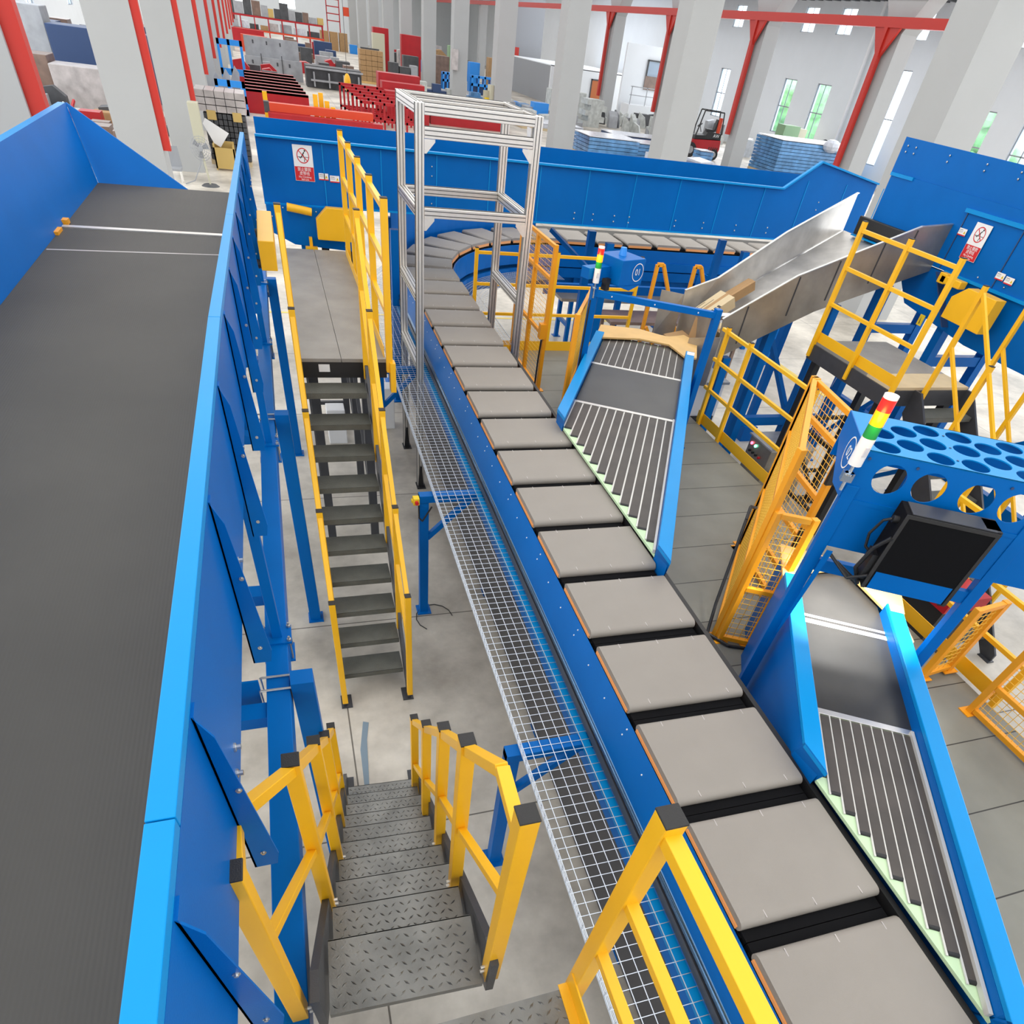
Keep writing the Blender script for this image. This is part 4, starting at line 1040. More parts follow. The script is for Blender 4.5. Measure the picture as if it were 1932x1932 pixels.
MB().box((3.80, 3.47, 2.35), (3.88, 3.50, 2.55)).build('latch', 'black', f); MB().box((3.80, 3.47, 1.75), (3.88, 3.50, 1.95)).build('latch', 'black', f)
fence('orange-yellow mesh panel linking the tall fence to the platform railing', (4.05, 4.33), (4.92, 5.22), ZW, 2.42, (1.85,))
fence('small orange-yellow mesh gate beside the second infeed conveyor at the right', (4.58, 2.32), (4.90, 2.36), ZW+.02, 1.96, ())
f = fence('orange-yellow mesh fence panel at the right edge of the picture', (4.74, 1.93), (4.80, .2), ZW, 2.86, (1.5,))
tag(MB().box((4.93, 2.62, 1.98), (5.06, 2.78, 2.02)).box((4.93, 2.62, 1.9), (4.94, 2.78, 2.0)).build('rail_bracket', 'zinc'), 'small grey metal bracket on the railing beside the small mesh gate', 'bracket')

# ================================================================== INFEED CONVEYORS
MI = Matrix(((.8660, .5, 0, 0), (-.5, .8660, 0, 0), (0, 0, 1, 0), (0, 0, 0, 1)))   # local x across, local y along (30 degrees)
ZI = 1.95
ue = lambda n, x=2.36: (x-.866*n)/.5
def infeed(label, n0, n1, ub1, ub2, uend, nst_, gw, upper, gl_end, gr_end):
    t = thing('infeed_conveyor', label, 'conveyor', MI @ Vector(((n0+n1)/2, ub1, ZW)))
    # bed plate with slanted front edge
    MB(MI).prism([(n0, ue(n0)+.0, ZI-.012), (n1, ue(n1), ZI-.012), (n1, uend, ZI-.012), (n0, uend, ZI-.012)], (0, 0, -.02)).build('bed_plate', 'mint', t)
    xk = 2.55
    MB(MI).prism([(n0-.06, ue(n0-.06, xk), ZW), (n1+.06, ue(n1+.06, xk), ZW), (n1+.06, uend, ZW), (n0-.06, uend, ZW)], (0, 0, ZI-.04-ZW)).build('housing', 'blue', t)
    pit = (n1-n0)/nst_
    for i in range(nst_):
        a = n0+pit*i+pit*.085; b = n0+pit*(i+1)-pit*.085; u0 = ue((a+b)/2)+.10
        p = MB(MI).box((a, u0, ZI-.012), (b, ub1-.03, ZI)).build('strip_belt', 'strip_belt', t)
        MB(MI).tube((a, u0, ZI-.013), (b, u0, ZI-.013), .014, 12).build('end_roller', 'black', p, smooth=True)
    mb = MB(MI)
    for i in range(nst_+1):
        x = n0+pit*i; mb.box((x-pit*.075, ue(x)+.03, ZI-.011), (x+pit*.075, ub1-.02, ZI-.003))
    mb.each('divider', 'white_metal', t)
    for u in (ub1, ub2): MB(MI).box((n0-.01, u-.022, ZI-.01), (n1+.01, u+.022, ZI+.004)).build('joint_bar', 'alu', t, .002)
    MB(MI).box((n0, ub1+.022, ZI-.012), (n1, ub2-.022, ZI)).build('wide_belt', 'wide_belt', t)
    if upper == 'strips':
        for i in range(nst_):
            a = n0+pit*i+pit*.07; b = n0+pit*(i+1)-pit*.07
            MB(MI).box((a, ub2+.03, ZI-.012), (b, uend, ZI)).build('strip_belt', 'strip_belt', t)
            if i: MB(MI).box((a-pit*.16, ub2+.03, ZI-.011), (a-pit*.0, uend-.1, ZI-.004)).build('divider', 'white_metal', t)
    else:
        MB(MI).box((n0, ub2+.022, ZI-.012), (n1, uend, ZI)).build('wide_belt', 'wide_belt', t)
        MB(MI).box((n0-.01, ub2+.05, ZI-.01), (n1+.01, ub2+.075, ZI+.003)).build('joint_bar', 'alu', t, .002)
    MB(MI).box((n1-.022, ue(n1)+.02, ZI-.01), (n1-.004, ub1, ZI+.02)).build('side_strip', 'white_metal', t)
    # side guards
    for (a, b, ul) in ((n0-gw, n0, gl_end), (n1, n1+gw, gr_end)):
        L0 = ue(a, 2.34)+(.0); L1 = ue(b, 2.34)
        lo = min(L0, L1)
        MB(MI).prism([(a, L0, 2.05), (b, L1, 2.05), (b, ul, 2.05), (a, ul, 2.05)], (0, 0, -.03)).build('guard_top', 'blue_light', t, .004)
        MB(MI).prism([(a, L0+.05, 2.02), (b-.01, L1+.05, 2.02), (b-.01, ul, 2.02), (a, ul, 2.02)], (0, 0, -(2.02-ZW))).build('side_guard', 'blue', t)
    MB(MI).prism([(n0-gw, ue(n0-gw, 2.34), 2.05), (n0, ue(n0, 2.34), 2.05), (n0, ue(n0, 2.37), 1.90), (n0-gw, ue(n0-gw, 2.37), 1.90)], (.0, .012, 0)).build('end_cap', 'blue', t)
    MB(MI).prism([(n1, ue(n1, 2.34), 2.05), (n1+gw, ue(n1+gw, 2.34), 2.05), (n1+gw, ue(n1+gw, 2.42), 1.72), (n1, ue(n1, 2.42), 1.72)], (.0, .012, 0)).build('end_cap', 'blue', t)
    return t
infeed('infeed conveyor with narrow strip belts and blue sides, the one under the sign marked 01', -.663, .385, 6.55, 7.75, 8.85, 12, .105, 'strips', 8.6, 8.5)
infeed('narrower infeed conveyor with strip belts at the lower right, under the black scanner box', 1.415, 2.02, 2.80, 3.67, 4.42, 10, .10, 'belt', 4.05, 3.95)
def panel(label, poly, z):
    o = MB(MI).prism([(a, b, z) for a, b in poly], (0, 0, -.022)).build('wooden_board', 'wood', None, .003)
    return tag(o, label, 'board')
o = panel('pale wooden board with a curved edge at the head of the 01 infeed conveyor',
      [(-.766, 9.09), (-.26, 9.225), (.05, 9.14), (.14, 9.15), (.25, 9.25), (.333, 9.34), (.44, 9.24), (.521, 9.083), (.536, 8.52), (.404, 8.447), (.166, 8.827), (-.22, 8.828), (-.675, 8.597), (-.766, 8.557)], 1.99)
o = panel('pale wooden board around the head of the lower right infeed conveyor',
      [(1.333, 4.54), (1.989, 4.462), (2.205, 4.206), (2.18, 3.959), (2.06, 3.929), (1.816, 4.38), (1.444, 4.18), (1.36, 3.97), (1.325, 4.0)], 1.99)
for (n0, n1, u0, u1, lab) in ((-.76, .5, 8.6, 9.1, 'dark trestle holding the wooden board behind the 01 infeed conveyor'), (1.38, 2.15, 4.1, 4.45, 'dark trestle holding the wooden board of the lower right infeed conveyor')):
    t = thing('trestle', lab, 'frame', MI @ Vector(((n0+n1)/2, (u0+u1)/2, ZW)))
    for n in (n0+.05, n1-.08):
        for u in (u0+.02, u1-.03): MB(MI).box((n-.025, u-.025, ZW), (n+.025, u+.025, 1.965)).build('leg', 'blue', t)
    MB(MI).box((n0+.05, u1-.05, 1.90), (n1-.08, u1-.01, 1.965)).build('rail', 'blue', t)
tag(MB(MI).box((.40, 8.36, 2.051), (.49, 8.47, 2.054)).build('rating_label', 'paper'), 'white label at the top end of the right blue side of the 01 infeed conveyor', 'label')
tag(MB(MI).box((2.03, 3.86, 2.051), (2.115, 3.94, 2.054)).build('rating_label', 'paper'), 'white label on the right blue side of the lower right infeed conveyor', 'label')
# torn cardboard by the second board
tag(MB(MI).prism([(2.2, 4.1, 1.7), (2.38, 4.3, 1.72), (2.46, 4.12, 1.66), (2.36, 3.98, 1.62), (2.25, 3.9, 1.66)], (0, 0, .01)).build('cardboard_scrap', 'cardboard_pale'), 'torn brown cardboard piece beside the lower right wooden board', 'cardboard')

# ---- gantry 01
def light_tower(label, x, y, z, h, r):
    t = thing('signal_tower', label, 'signal light', (x, y, z))
    MB().tube((x, y, z-.10), (x, y, z+h*.12), r*.28, 8).tube((x, y, z-.01), (x, y, z), r*.7, 12).build('stem', 'chrome', t, smooth=True)
    z0 = z+h*.12
    MB().tube((x, y, z0), (x, y, z0+h*.36), r, 18).build('base', 'white_plastic', t, smooth=True); z0 += h*.36
    MB().box((x-r*.5, y-r*1.02, z0-h*.22), (x+r*.2, y-r*.9, z0-h*.1)).build('rating_label', 'wrap_clear', t)
    for nm, m, q in (('green_lens', 'green_lamp', .16), ('amber_lens', 'amber_lamp', .17), ('red_lens', 'red_lamp', .15)):
        MB().tube((x, y, z0), (x, y, z0+h*q), r*.98, 18).build(nm, m, t, smooth=True); z0 += h*q
    MB().tube((x, y, z0), (x, y, z0+h*.04), r, 18).build('top_cap', 'white_plastic', t, smooth=True)
    pl = bpy.data.lights.new('amber_glow', 'POINT'); pl.energy = 2.2; pl.color = (1, .5, .12); pl.shadow_soft_size = .05
    po = bpy.data.objects.new('amber_glow', pl); C.objects.link(po); po.parent = t; po.location = (-.05, -.05, h*.75)
    return t
t = thing('gantry', 'blue post and beam gantry standing over the infeed conveyor marked 01', 'gantry', (3.75, 6.8, ZW))
A = Vector((3.17, 7.07, 0)); B = Vector((4.36, 6.43, 0)); Z_ = lambda z: Vector((0, 0, z))
for p in (A, B):
    q = MB().bar(p+Z_(ZW), p+Z_(2.72), .07, .07, up=(0, 1, 0)).build('post', 'blue', t, .003)
    MB().box(p+Vector((-.08, -.08, ZW)), p+Vector((.08, .08, ZW+.012))).build('foot_plate', 'blue', q)
MB().bar(A+Z_(2.66), B+Z_(2.66), .06, .06).build('beam', 'blue', t, .003)
mb = MB()
for q in (.15, .5, .85):
    c = A.lerp(B, q)+Vector((-.016, -.03, 2.66)); mb.ball(c, .008, 6, 4)
mb.each('bolt', 'white_plastic', t)
MB().bar(A+Vector((.02, .04, 2.7)), (3.45, 7.25, 2.80), .03).bar(A+Z_(2.35), (3.3, 7.4, 2.78), .03).build('arm', 'blue', t)
ps = MB().path([A+Vector((-.045, -.04, 2.6)), A+Vector((-.05, -.045, 2.0)), A+Vector((-.045, -.04, ZW+.1))], .008, 6).build('cable', 'black', t)
light_tower('signal tower with its amber lamp lit, on the post of the 01 gantry', 3.15, 7.03, 2.72, .37, .034)
MB2 = Matrix.Translation((3.52, 7.22, 2.74)) @ Matrix.Rotation(math.radians(22), 4, 'Z')
t = thing('scanner_housing', 'blue scanner housing bearing the number 01 in a white circle', 'housing', (3.52, 7.22, 2.74))
MB(MB2).prism([(-.18, -.16, 0), (.18, -.16, 0), (.18, .20, .0), (-.18, .20, 0)], (0, 0, .24)).build('housing_body', 'blue', t, .006)
MB(MB2).prism([(-.18, -.16, 0), (.0, -.16, -.05), (.18, -.16, 0)], (0, .3, 0)).build('lower_hood', 'blue', t)
MB(MB2).tube((.0, .03, .24), (.0, .03, .31), .045, 12, .032).build('antenna', 'blue_plastic', t, smooth=True)
MB(MB2).box((-.5, .0, .05), (-.18, .12, .15)).build('mounting_tube', 'blue', t)
MB(MB2).box((-.26, -.05, -.06), (-.2, .02, .05)).build('sensor', 'black', t)
R_ = frame(MB2 @ Vector((.08, -.1665, .12)), MB2.to_3x3() @ Vector((1, 0, 0)), (0, 0, 1))
mb = MB(); ring(mb, (0, 0), .082, .008, M=R_); mb.build('number_circle', 'paper', t)
text('01', .085, R_, 'paper', t, 'number')

# ---- gantry 02 with perforated hood and scanner box
t = thing('gantry', 'blue gantry with a hole-punched hood over the lower right infeed conveyor', 'gantry', MI @ Vector((1.75, 3.6, ZW)))
for (n, u) in ((1.245, 3.52), (2.20, 3.52)):
    q = MB(MI).box((n-.035, u-.03, ZW), (n+.035, u+.03, 3.0)).build('post', 'blue', t, .003)
    MB(MI).box((n-.07, u-.07, ZW), (n+.07, u+.07, ZW+.012)).build('foot_plate', 'blue', q)
# plates with round holes: built as a grid of cells with a circular hole each
def holed(mb, x0, x1, y0, y1, holes, r, z, th, M=None):
    """plate in local xy at height z with circular holes; cells given by hole centres; returns"""
    import bmesh
    from mathutils import geometry
    pts = [Vector((x0, y0)), Vector((x1, y0)), Vector((x1, y1)), Vector((x0, y1))]; edges = [(0, 1), (1, 2), (2, 3), (3, 0)]
    faces_out = []; loops = [list(range(4))]
    for (cx, cy) in holes:
        b0 = len(pts); N_ = 24
        for i in range(N_): pts.append(Vector((cx+r*math.cos(2*PI*i/N_), cy+r*math.sin(2*PI*i/N_))))
        edges += [(b0+i, b0+(i+1) % N_) for i in range(N_)]; loops.append(list(range(b0, b0+N_)))
    vo, eo, fo, _, _, _ = geometry.delaunay_2d_cdt(pts, edges, [], 0, 1e-5)
    fo2 = []
    for f_ in fo:
        c = sum((vo[i] for i in f_), Vector((0, 0)))/len(f_)
        if any((c-Vector(h)).length < r*.99 for h in holes): continue
        fo2.append(tuple(f_))
    n = len(vo)
    vs = [(v.x, v.y, z) for v in vo]+[(v.x, v.y, z-th) for v in vo]
    fs = [f_ for f_ in fo2]+[tuple(n+i for i in reversed(f_)) for f_ in fo2]
    cnt_ = {}
    for f_ in fo2:
        for i in range(len(f_)):
            e = (f_[i], f_[(i+1) % len(f_)]); cnt_[tuple(sorted(e))] = cnt_.get(tuple(sorted(e)), 0)+1
    for (a, b), c in cnt_.items():
        if c == 1: fs.append((a, b, b+n, a+n))
    if M:
        vs = [M @ Vector(v) for v in vs]
    return mb.add(vs, fs)
HZ = 3.20; N0, N1, U0, U1 = 1.21, 2.50, 3.50, 4.04
hol = []
hol = [(1.335, 3.59), (1.335, 3.775), (1.475, 3.68), (1.475, 3.865), (1.615, 3.585), (1.615, 3.77), (1.615, 3.945)]
hol += [(1.795, 3.585), (1.795, 3.77), (1.795, 3.945), (1.935, 3.68), (1.935, 3.865), (2.075, 3.585), (2.075, 3.77), (2.075, 3.945), (2.215, 3.68), (2.215, 3.865), (2.355, 3.585), (2.355, 3.77), (2.355, 3.945)]
mb = MB(); holed(mb, N0, N1, U0, U1, hol, .072, HZ, .006, MI); mb.build('hood_top', 'blue_light', t)  # reflected brightness of the hood top put into the lighter blue
mb = MB()
FM = MI @ Matrix(((1, 0, 0, 0), (0, 0, -1, U0), (0, 1, 0, 0), (0, 0, 0, 1)))
holed(mb, N0, N1, 2.92, HZ, [(1.40, 3.07), (1.61, 3.07), (1.86, 3.065), (2.07, 3.06), (2.31, 3.07)], .084, 0, .006, FM)
mb.build('hood_front', 'blue', t)
MB(MI).prism([(N0, U0, HZ), (N0, U0, 2.92), (N0, 3.72, 2.90), (N0, U1-.02, 3.06), (N0, U1, HZ)], (-.006, 0, 0)).build('hood_side', 'blue', t)
MB(MI).box((N0, U0-.004, 2.62), (N1, U0+.004, 2.92)).build('lower_panel', 'blue', t)
MB(MI).box((N0, U0-.006, 2.90), (N1, U0+.03, 2.925)).build('fold', 'blue', t)
MB(MI).box((N0, U1-.006, 2.93), (N1, U1, HZ)).build('hood_back', 'blue', t)
MB(MI).box((1.21, 3.50, 2.44), (2.24, 3.54, 2.52)).build('cross_beam', 'blue', t)
mb = MB(MI)
for (n, z) in ((1.25, 3.16), (1.5, 3.16), (1.98, 3.16), (1.23, 2.96), (1.23, 2.85), (1.23, 2.74), (2.2, 3.16)): mb.tube((n, U0-.008, z), (n, U0-.003, z), .008, 8)
for (n, u) in ((1.705, 3.60), (1.705, 3.76), (1.705, 3.92)): mb.tube((n, u, HZ+.001), (n, u, HZ+.003), .007, 8)
mb.each('screw', 'dark_navy', t)
R_ = frame(MI @ Vector((N0-.008, 3.70, 3.09)), MI.to_3x3() @ Vector((0, -1, 0)), (0, 0, 1))
mb = MB(); ring(mb, (0, 0), .082, .008, M=R_); mb.build('number_circle', 'paper', t)
text('02', .085, R_, 'paper', t, 'number')
MB(MI).box((1.15, 3.45, 3.03), (1.21, 3.49, 3.08)).build('lamp_bracket', 'chrome', t)
MB(MI).prism([(1.255, 3.46, 1.95), (1.275, 3.44, 2.62), (1.31, 3.44, 2.62), (1.27, 3.46, 1.95)], (0, .006, 0)).build('side_bracket', 'blue', t)
w_ = MI @ Vector((1.18, 3.46, 0))
light_tower('larger signal tower with amber lamp lit, on the corner of the hole-punched blue hood', w_.x, w_.y, 3.08, .41, .036)
t = thing('scanner_box', 'large flat black scanner box hanging on the front of the blue 02 gantry', 'scanner', MI @ Vector((1.74, 3.38, 2.55)))
MB(MI).box((1.50, 3.30, 2.52), (1.98, 3.46, 2.995)).build('box_body', 'black_matte', t, .004)
MB(MI).box((1.50, 3.297, 2.52), (1.52, 3.302, 2.975)).box((1.96, 3.297, 2.52), (1.98, 3.302, 2.975)).box((1.50, 3.297, 2.975), (1.98, 3.302, 2.995)).each('frame_edge', 'black_cap', t)
MB(MI).box((1.53, 3.296, 2.525), (1.95, 3.2995, 2.635)).build('blue_strip', 'blue', t)
MB(MI).box((1.53, 3.31, 2.995), (1.96, 3.45, 3.0)).build('top_plate', 'dark_steel', t)
MB(MI).box((1.91, 3.33, 2.985), (1.985, 3.44, 3.0)).box((1.96, 3.31, 2.75), (1.985, 3.45, 3.0)).box((1.95, 3.32, 2.50), (1.99, 3.36, 2.60)).each('mounting_bracket', 'black', t)
mb = MB(MI)
for (n, u) in ((1.60, 3.35), (1.75, 3.36), (1.88, 3.36)): mb.tube((n, u, 2.99), (n, u, 2.994), .006, 8)
mb.each('screw', 'chrome', t)
MB(MI).tube((1.53, 3.36, 2.93), (1.47, 3.36, 2.93), .02, 10).build('connector', 'black', t, smooth=True)
MB(MI).path([(1.47, 3.36, 2.93), (1.44, 3.38, 2.90), (1.42, 3.4, 2.80), (1.44, 3.4, 2.72), (1.50, 3.38, 2.68)], .008, 8).path([(1.5, 3.3, 2.85), (1.46, 3.34, 2.75), (1.44, 3.36, 2.6), (1.5, 3.36, 2.5), (1.36, 3.44, 2.56)], .012, 8).path([(1.5, 3.3, 2.6), (1.43, 3.36, 2.52), (1.3, 3.46, 2.6)], .010, 8).build('cable', 'black', t, smooth=True)
MB(MI).box((1.47, 3.32, 2.56), (1.53, 3.42, 2.72)).build('connector_block', 'black', t)
# scanner illumination: the box is a working light over the belt
area('scanner_light', MI @ Vector((1.72, 3.84, 2.86)), (0, 0, math.radians(-30)), .50, .16, 20, (1, .99, .95), spread=math.radians(80))

# ================================================================== FLOOR CABINETS BESIDE THE PLATFORM
t = thing('control_cabinet', 'grey steel control cabinet with a red and a green lamp beyond the yellow kick board', 'cabinet', (6.6, 7.1, 0))
MB().box((6.22, 6.85, 0), (6.95, 7.38, .85)).build('cabinet_body', 'steel_side', t, .008)
MB().box((6.20, 6.82, .85), (6.97, 7.41, .87)).build('cabinet_top', 'steel', t)
for (y, m, nm) in ((7.30, 'indicator_red', 'red_lamp'), (7.20, 'indicator_green', 'green_lamp')): MB().tube((6.22, y, .76), (6.20, y, .76), .02, 10).build(nm, m, t)
for y in (7.28, 7.2, 7.12, 7.04): MB().tube((6.22, y, .66), (6.19, y, .66), .018, 8).build('knob', 'sign_red' if y == 7.04 else 'black', t)
t = thing('machine_cabinet', 'low grey cabinet on the floor beyond the end of the yellow railing', 'cabinet', (6.6, 9.9, 0))
MB().box((6.35, 9.45, .05), (7.0, 10.2, .75)).build('cabinet_body', 'white_plastic', t, .01)
MB().box((6.30, 9.40, .75), (7.05, 10.25, .79)).build('cabinet_top', 'wall_grey', t)
MB().box((6.4, 9.42, 0), (6.95, 9.46, .2)).build('vent', 'black', t)
tag(MB().box((-1, 15.0, .001), (10.5, 15.08, .004)).build('floor_line', 'yellow_paint'), 'thin pale yellow painted line on the floor behind the sorter', 'floor marking')
tag(MB().box((10.4, 3, .001), (10.48, 14.98, .004)).build('floor_line', 'yellow_paint'), 'thin pale yellow painted line on the floor under the right-hand conveyor', 'floor marking')
# steps and tables behind the far railing
t = thing('step_frame', 'orange-yellow steep step rails rising behind the far railing of the tiled platform', 'railing', (5.8, 10.6, 0))
for x in (5.35, 6.0):
    MB().bar((x, 9.8, .1), (x, 9.8, 2.35), .05, up=(0, 1, 0)).bar((x, 9.8, 2.35), (x+.1, 9.8, 2.35), .05).bar((x+.1, 9.8, 2.35), (x+.65, 9.8, 1.35), .05).bar((x+.05, 9.8, 1.5), (x+.65, 9.8, .7), .05).build('step_rail', 'orange', t, .003)
t = thing('work_table', 'brownish steel table on the floor under the far straight of the sorter', 'table', (7, 11.9, 0))
MB().box((5.6, 11.5, 1.0), (8.6, 12.2, 1.05)).build('table_top', 'wrap_brown', t)
for x in (5.7, 6.6, 7.6, 8.5):
    for y in (11.6, 12.1): MB().box((x-.03, y-.03, 0), (x+.03, y+.03, 1.0)).build('leg', 'wrap_brown', t)
# hydraulic unit seen through the hood hole
t = thing('red_tool_cart', 'black and red machine glimpsed through a round hole of the blue hood', 'machine', (6.6, 4.2, 0))
MB().box((6.0, 3.3, 0), (6.5, 3.8, .9)).build('machine_body', 'black', t); MB().box((5.98, 3.28, .9), (6.52, 3.82, 1.05)).build('machine_top', 'machine_red', t)
# ================================================================== BACKGROUND OF THE HALL
def boxes(name, label, cat, loc, parts, group=None):
    """parts: (part name, material, [(a, b), ...])"""
    t = thing(name, label, cat, loc, group)
    for nm, m, bs in parts:
        mb = MB(Matrix.Translation(loc))
        for a, b in bs: mb.box(a, b)
        mb.build(nm, m, t)
    return t
# pallet stack of black parts with pale cartons, near the left columns
t = thing('pallet_stack', 'pallet of black bundled parts topped with wrapped pale cartons, beside the left columns', 'pallet', (-1.45, 32.0, 0))
MB().box((-2.15, 31.3, 0), (-.75, 32.7, .14)).build('pallet', 'cardboard_pale', t)
mb = MB()
for k in range(8):
    for i in range(9):
        x = -2.12+.157*i; mb.box((x, 31.28+random.uniform(-.05, .02), .16+.16*k), (x+.13, 32.6, .30+.16*k))
mb.build('black_parts', 'dark_frame', t)
mb = MB()
for k in range(3):
    for i in range(5): mb.box((-2.3+.33*i, 31.2, 1.46+.19*k), (-1.99+.33*i, 32.7, 1.63+.19*k))
mb.build('wrapped_cartons', 'wrap', t)
MB().box((-2.0, 31.19, 1.25), (-1.7, 31.2, 1.5)).box((-1.15, 31.19, 1.25), (-.85, 31.2, 1.5)).each('tape', 'kraft_tape', t)
t = thing('open_crate', 'open yellowish crate with a white board leaning out of it, behind the blue belt wall', 'crate', (-1.6, 30.4, 0))
MB().box((-1.95, 30.2, 0), (-1.9, 30.8, .7)).box((-1.95, 30.2, .05), (-1.25, 30.25, .62)).box((-1.3, 30.2, .05), (-1.25, 30.8, .7)).box((-1.95, 30.75, .05), (-1.25, 30.8, .75)).build('crate_body', 'kraft_tape', t)
MB().prism([(-1.9, 30.5, .7), (-1.7, 30.5, .6), (-1.35, 30.5, 1.0), (-2.05, 30.5, 1.35), (-2.15, 30.5, 1.2)], (0, .03, 0)).build('white_board', 'paper', t)
t = thing('pedestal_fan', 'grey pedestal fan standing between the second left column and the pallet stack', 'fan', (-2.05, 27.3, 0))
MB().tube((-2.05, 27.3, 0), (-2.05, 27.3, .05), .28, 18, .2).build('fan_base', 'dark_frame', t)
MB().tube((-2.05, 27.3, .05), (-2.12, 27.3, .9), .03, 8).build('pole', 'beige_box', t)
mb = MB(); 
for q in range(5):
    r = .06+.06*q
    pts = [(-2.12+r*math.cos(a*PI/8), 27.18, .95+r*math.sin(a*PI/8)) for a in range(17)]; mb.path(pts, .006, 4)
for a in range(16): mb.tube((-2.12, 27.17, .95), (-2.12+.31*math.cos(a*PI/8), 27.18, .95+.31*math.sin(a*PI/8)), .005, 4)
mb.build('grille', 'galv_plate', t)
MB().tube((-2.12, 27.16, .95), (-2.12, 27.35, .95), .07, 12).build('motor', 'galv_plate', t)
mb = MB()
for a in range(3):
    q = a*2*PI/3; mb.prism([(-2.12, 27.2, .95), (-2.12+.26*math.cos(q), 27.2, .95+.26*math.sin(q)), (-2.12+.24*math.cos(q+.7), 27.23, .95+.24*math.sin(q+.7))], (0, .01, 0))
mb.build('blade', 'wall_grey', t)
tag(MB().box((-2.32, 27.9, 1.0), (-2.02, 28.35, 1.95)).build('switch_cabinet', 'beige_box', None, .01), 'beige electrical cabinet on the second column of the left row', 'cabinet')
tag(MB().path([(-2.2, 28.0, 1.0), (-2.25, 27.8, .5), (-2.5, 27.4, .1), (-2.8, 27.3, .01)], .015, 6).build('cable', 'wall_grey'), 'grey cable hanging from the cabinet on the second left column', 'cable')
t = thing('office_chair', 'grey office chair at the foot of the left columns', 'chair', (-3.0, 27.6, 0))
MB().prism([(-3.2, 27.8, .35), (-2.85, 27.9, .35), (-2.9, 28.0, .85), (-3.15, 27.9, .85)], (0, .05, 0)).build('backrest', 'wall_grey', t)
MB().box((-3.25, 27.4, .30), (-2.85, 27.85, .36)).build('seat', 'wall_grey', t)
for (x, y) in ((-3.2, 27.45), (-2.9, 27.45), (-3.2, 27.8), (-2.9, 27.8)): MB().tube((x, y, 0), (x, y, .3), .02, 6).build('leg', 'alu', t)

# blue frames and plastic lattice beside the left row
for i, (y, z0, h) in enumerate(((46, 0, 1.3), (56, 0, 2.4))):
    t = thing('lattice_machine', ['blue openwork steel frame standing beside the left columns, the lower nearer one', 'taller blue openwork frame beside the left columns, behind the lower one'][i], 'frame', (-2.0, y, 0))
    mb = MB().box((-2.3, y, 0), (-2.15, y+.1, h)).box((-1.0, y, 0), (-.85, y+.1, h)).box((-2.3, y, h-.25), (-.85, y+.1, h)).box((-2.3, y, h*.35), (-.85, y+.1, h*.35+.3)).box((-1.7, y, h*.35), (-1.55, y+.1, h))
    mb.build('frame_body', 'blue_plastic', t)
    MB().box((-2.3, y, .0), (-.85, y+1.2, .25)).build('base', 'blue_plastic', t)
# red long profiles in a row
for k in range(7):
    y = 47.5+.95*k
    tag(MB().box((-.9, y, 0), (2.35-.08*k, y+.12, .95+.06*k)).box((-.9, y, .86+.06*k), (2.35-.08*k, y+.6, .95+.06*k)).build('steel_beam', 'machine_red'),
        'red steel beam leaning in the row behind the blue wall, %s from the front' % ORD[k], 'steel beam', 'red steel beams in a row')
for k in range(3):
    tag(MB().prism([(-2.4+.45*k, 46.9+k, 0), (-2.15+.45*k, 46.9+k, 0), (-2.0+.45*k, 46.9+k, 1.2+.1*k), (-2.2+.45*k, 46.9+k, 1.5+.1*k), (-2.5+.45*k, 46.9+k, 1.1)], (0, .1, 0)).build('steel_bracket', 'galv_plate'),
        'grey notched steel bracket left of the red beams, %s from the left' % ORD[k], 'bracket', 'grey steel brackets')
t = boxes('conveyor_machine', 'orange and red long machine frame just behind the far blue wall', 'machine', (.2, 42.5, 0),
      [('upper_tube', 'machine_orange', [((0, 0, .62), (5.0, .5, .92))]), ('lower_body', 'machine_red', [((-.1, -.6, 0), (5.4, 0, .60))]), ('end_plate', 'dark_frame', [((-.25, 0, .55), (0, .5, .95))])])
for i, (x, y, h, n) in enumerate(((-.05, 44.5, 1.15, 1), (2.35, 43.2, 1.35, 1), (2.65, 43.6, 1.4, 1), (2.9, 43.2, 1.15, 1), (3.15, 42.8, .98, 1))):
    tag(MB().box((x, y, 0), (x+.22, y+.2, h)).build('guard_post', 'yellow'), 'yellow guard post rising behind the far blue wall, %s from the left' % ORD[i], 'post', 'yellow posts behind the far wall')
# grey plate machines
t = boxes('steel_cabinet', 'large grey galvanised steel cabinet with dark slots, behind the red beams', 'cabinet', (-1.0, 70, 0),
      [('front', 'galv_plate', [((0, 0, 0), (4.2, .3, 1.15))]), ('back_panel', 'galv_plate', [((.1, 1.2, .0), (4.1, 1.4, 2.2))]),
       ('slot', 'dark_frame', [((.5+.9*i, -.02, .75), (.62+.9*i, 0, .95)) for i in range(4)]+[((.7+1.0*i, 1.18, 1.8), (.8+1.0*i, 1.2, 2.0)) for i in range(3)]), ('post', 'dark_frame', [((1.2, -.1, 0), (1.26, -.04, 1.35)), ((2.7, -.1, 0), (2.76, -.04, 1.35))])])
t = boxes('steel_rack', 'dark grey steel cantilever frames stacked on the floor in mid hall', 'rack', (3.3, 66.5, 0),
      [('beam', 'galv_plate', [((0, 0, 1.05), (4.2, .2, 1.15)), ((.3, -.2, .40), (4.2, 0, .50))]), ('body', 'dark_frame', [((0, .3, 0), (4.1, 2.3, 1.2))]),
       ('bracket', 'galv_plate', [((.5+1.1*i, -.15, .1), (.6+1.1*i, .2, .9)) for i in range(4)])])
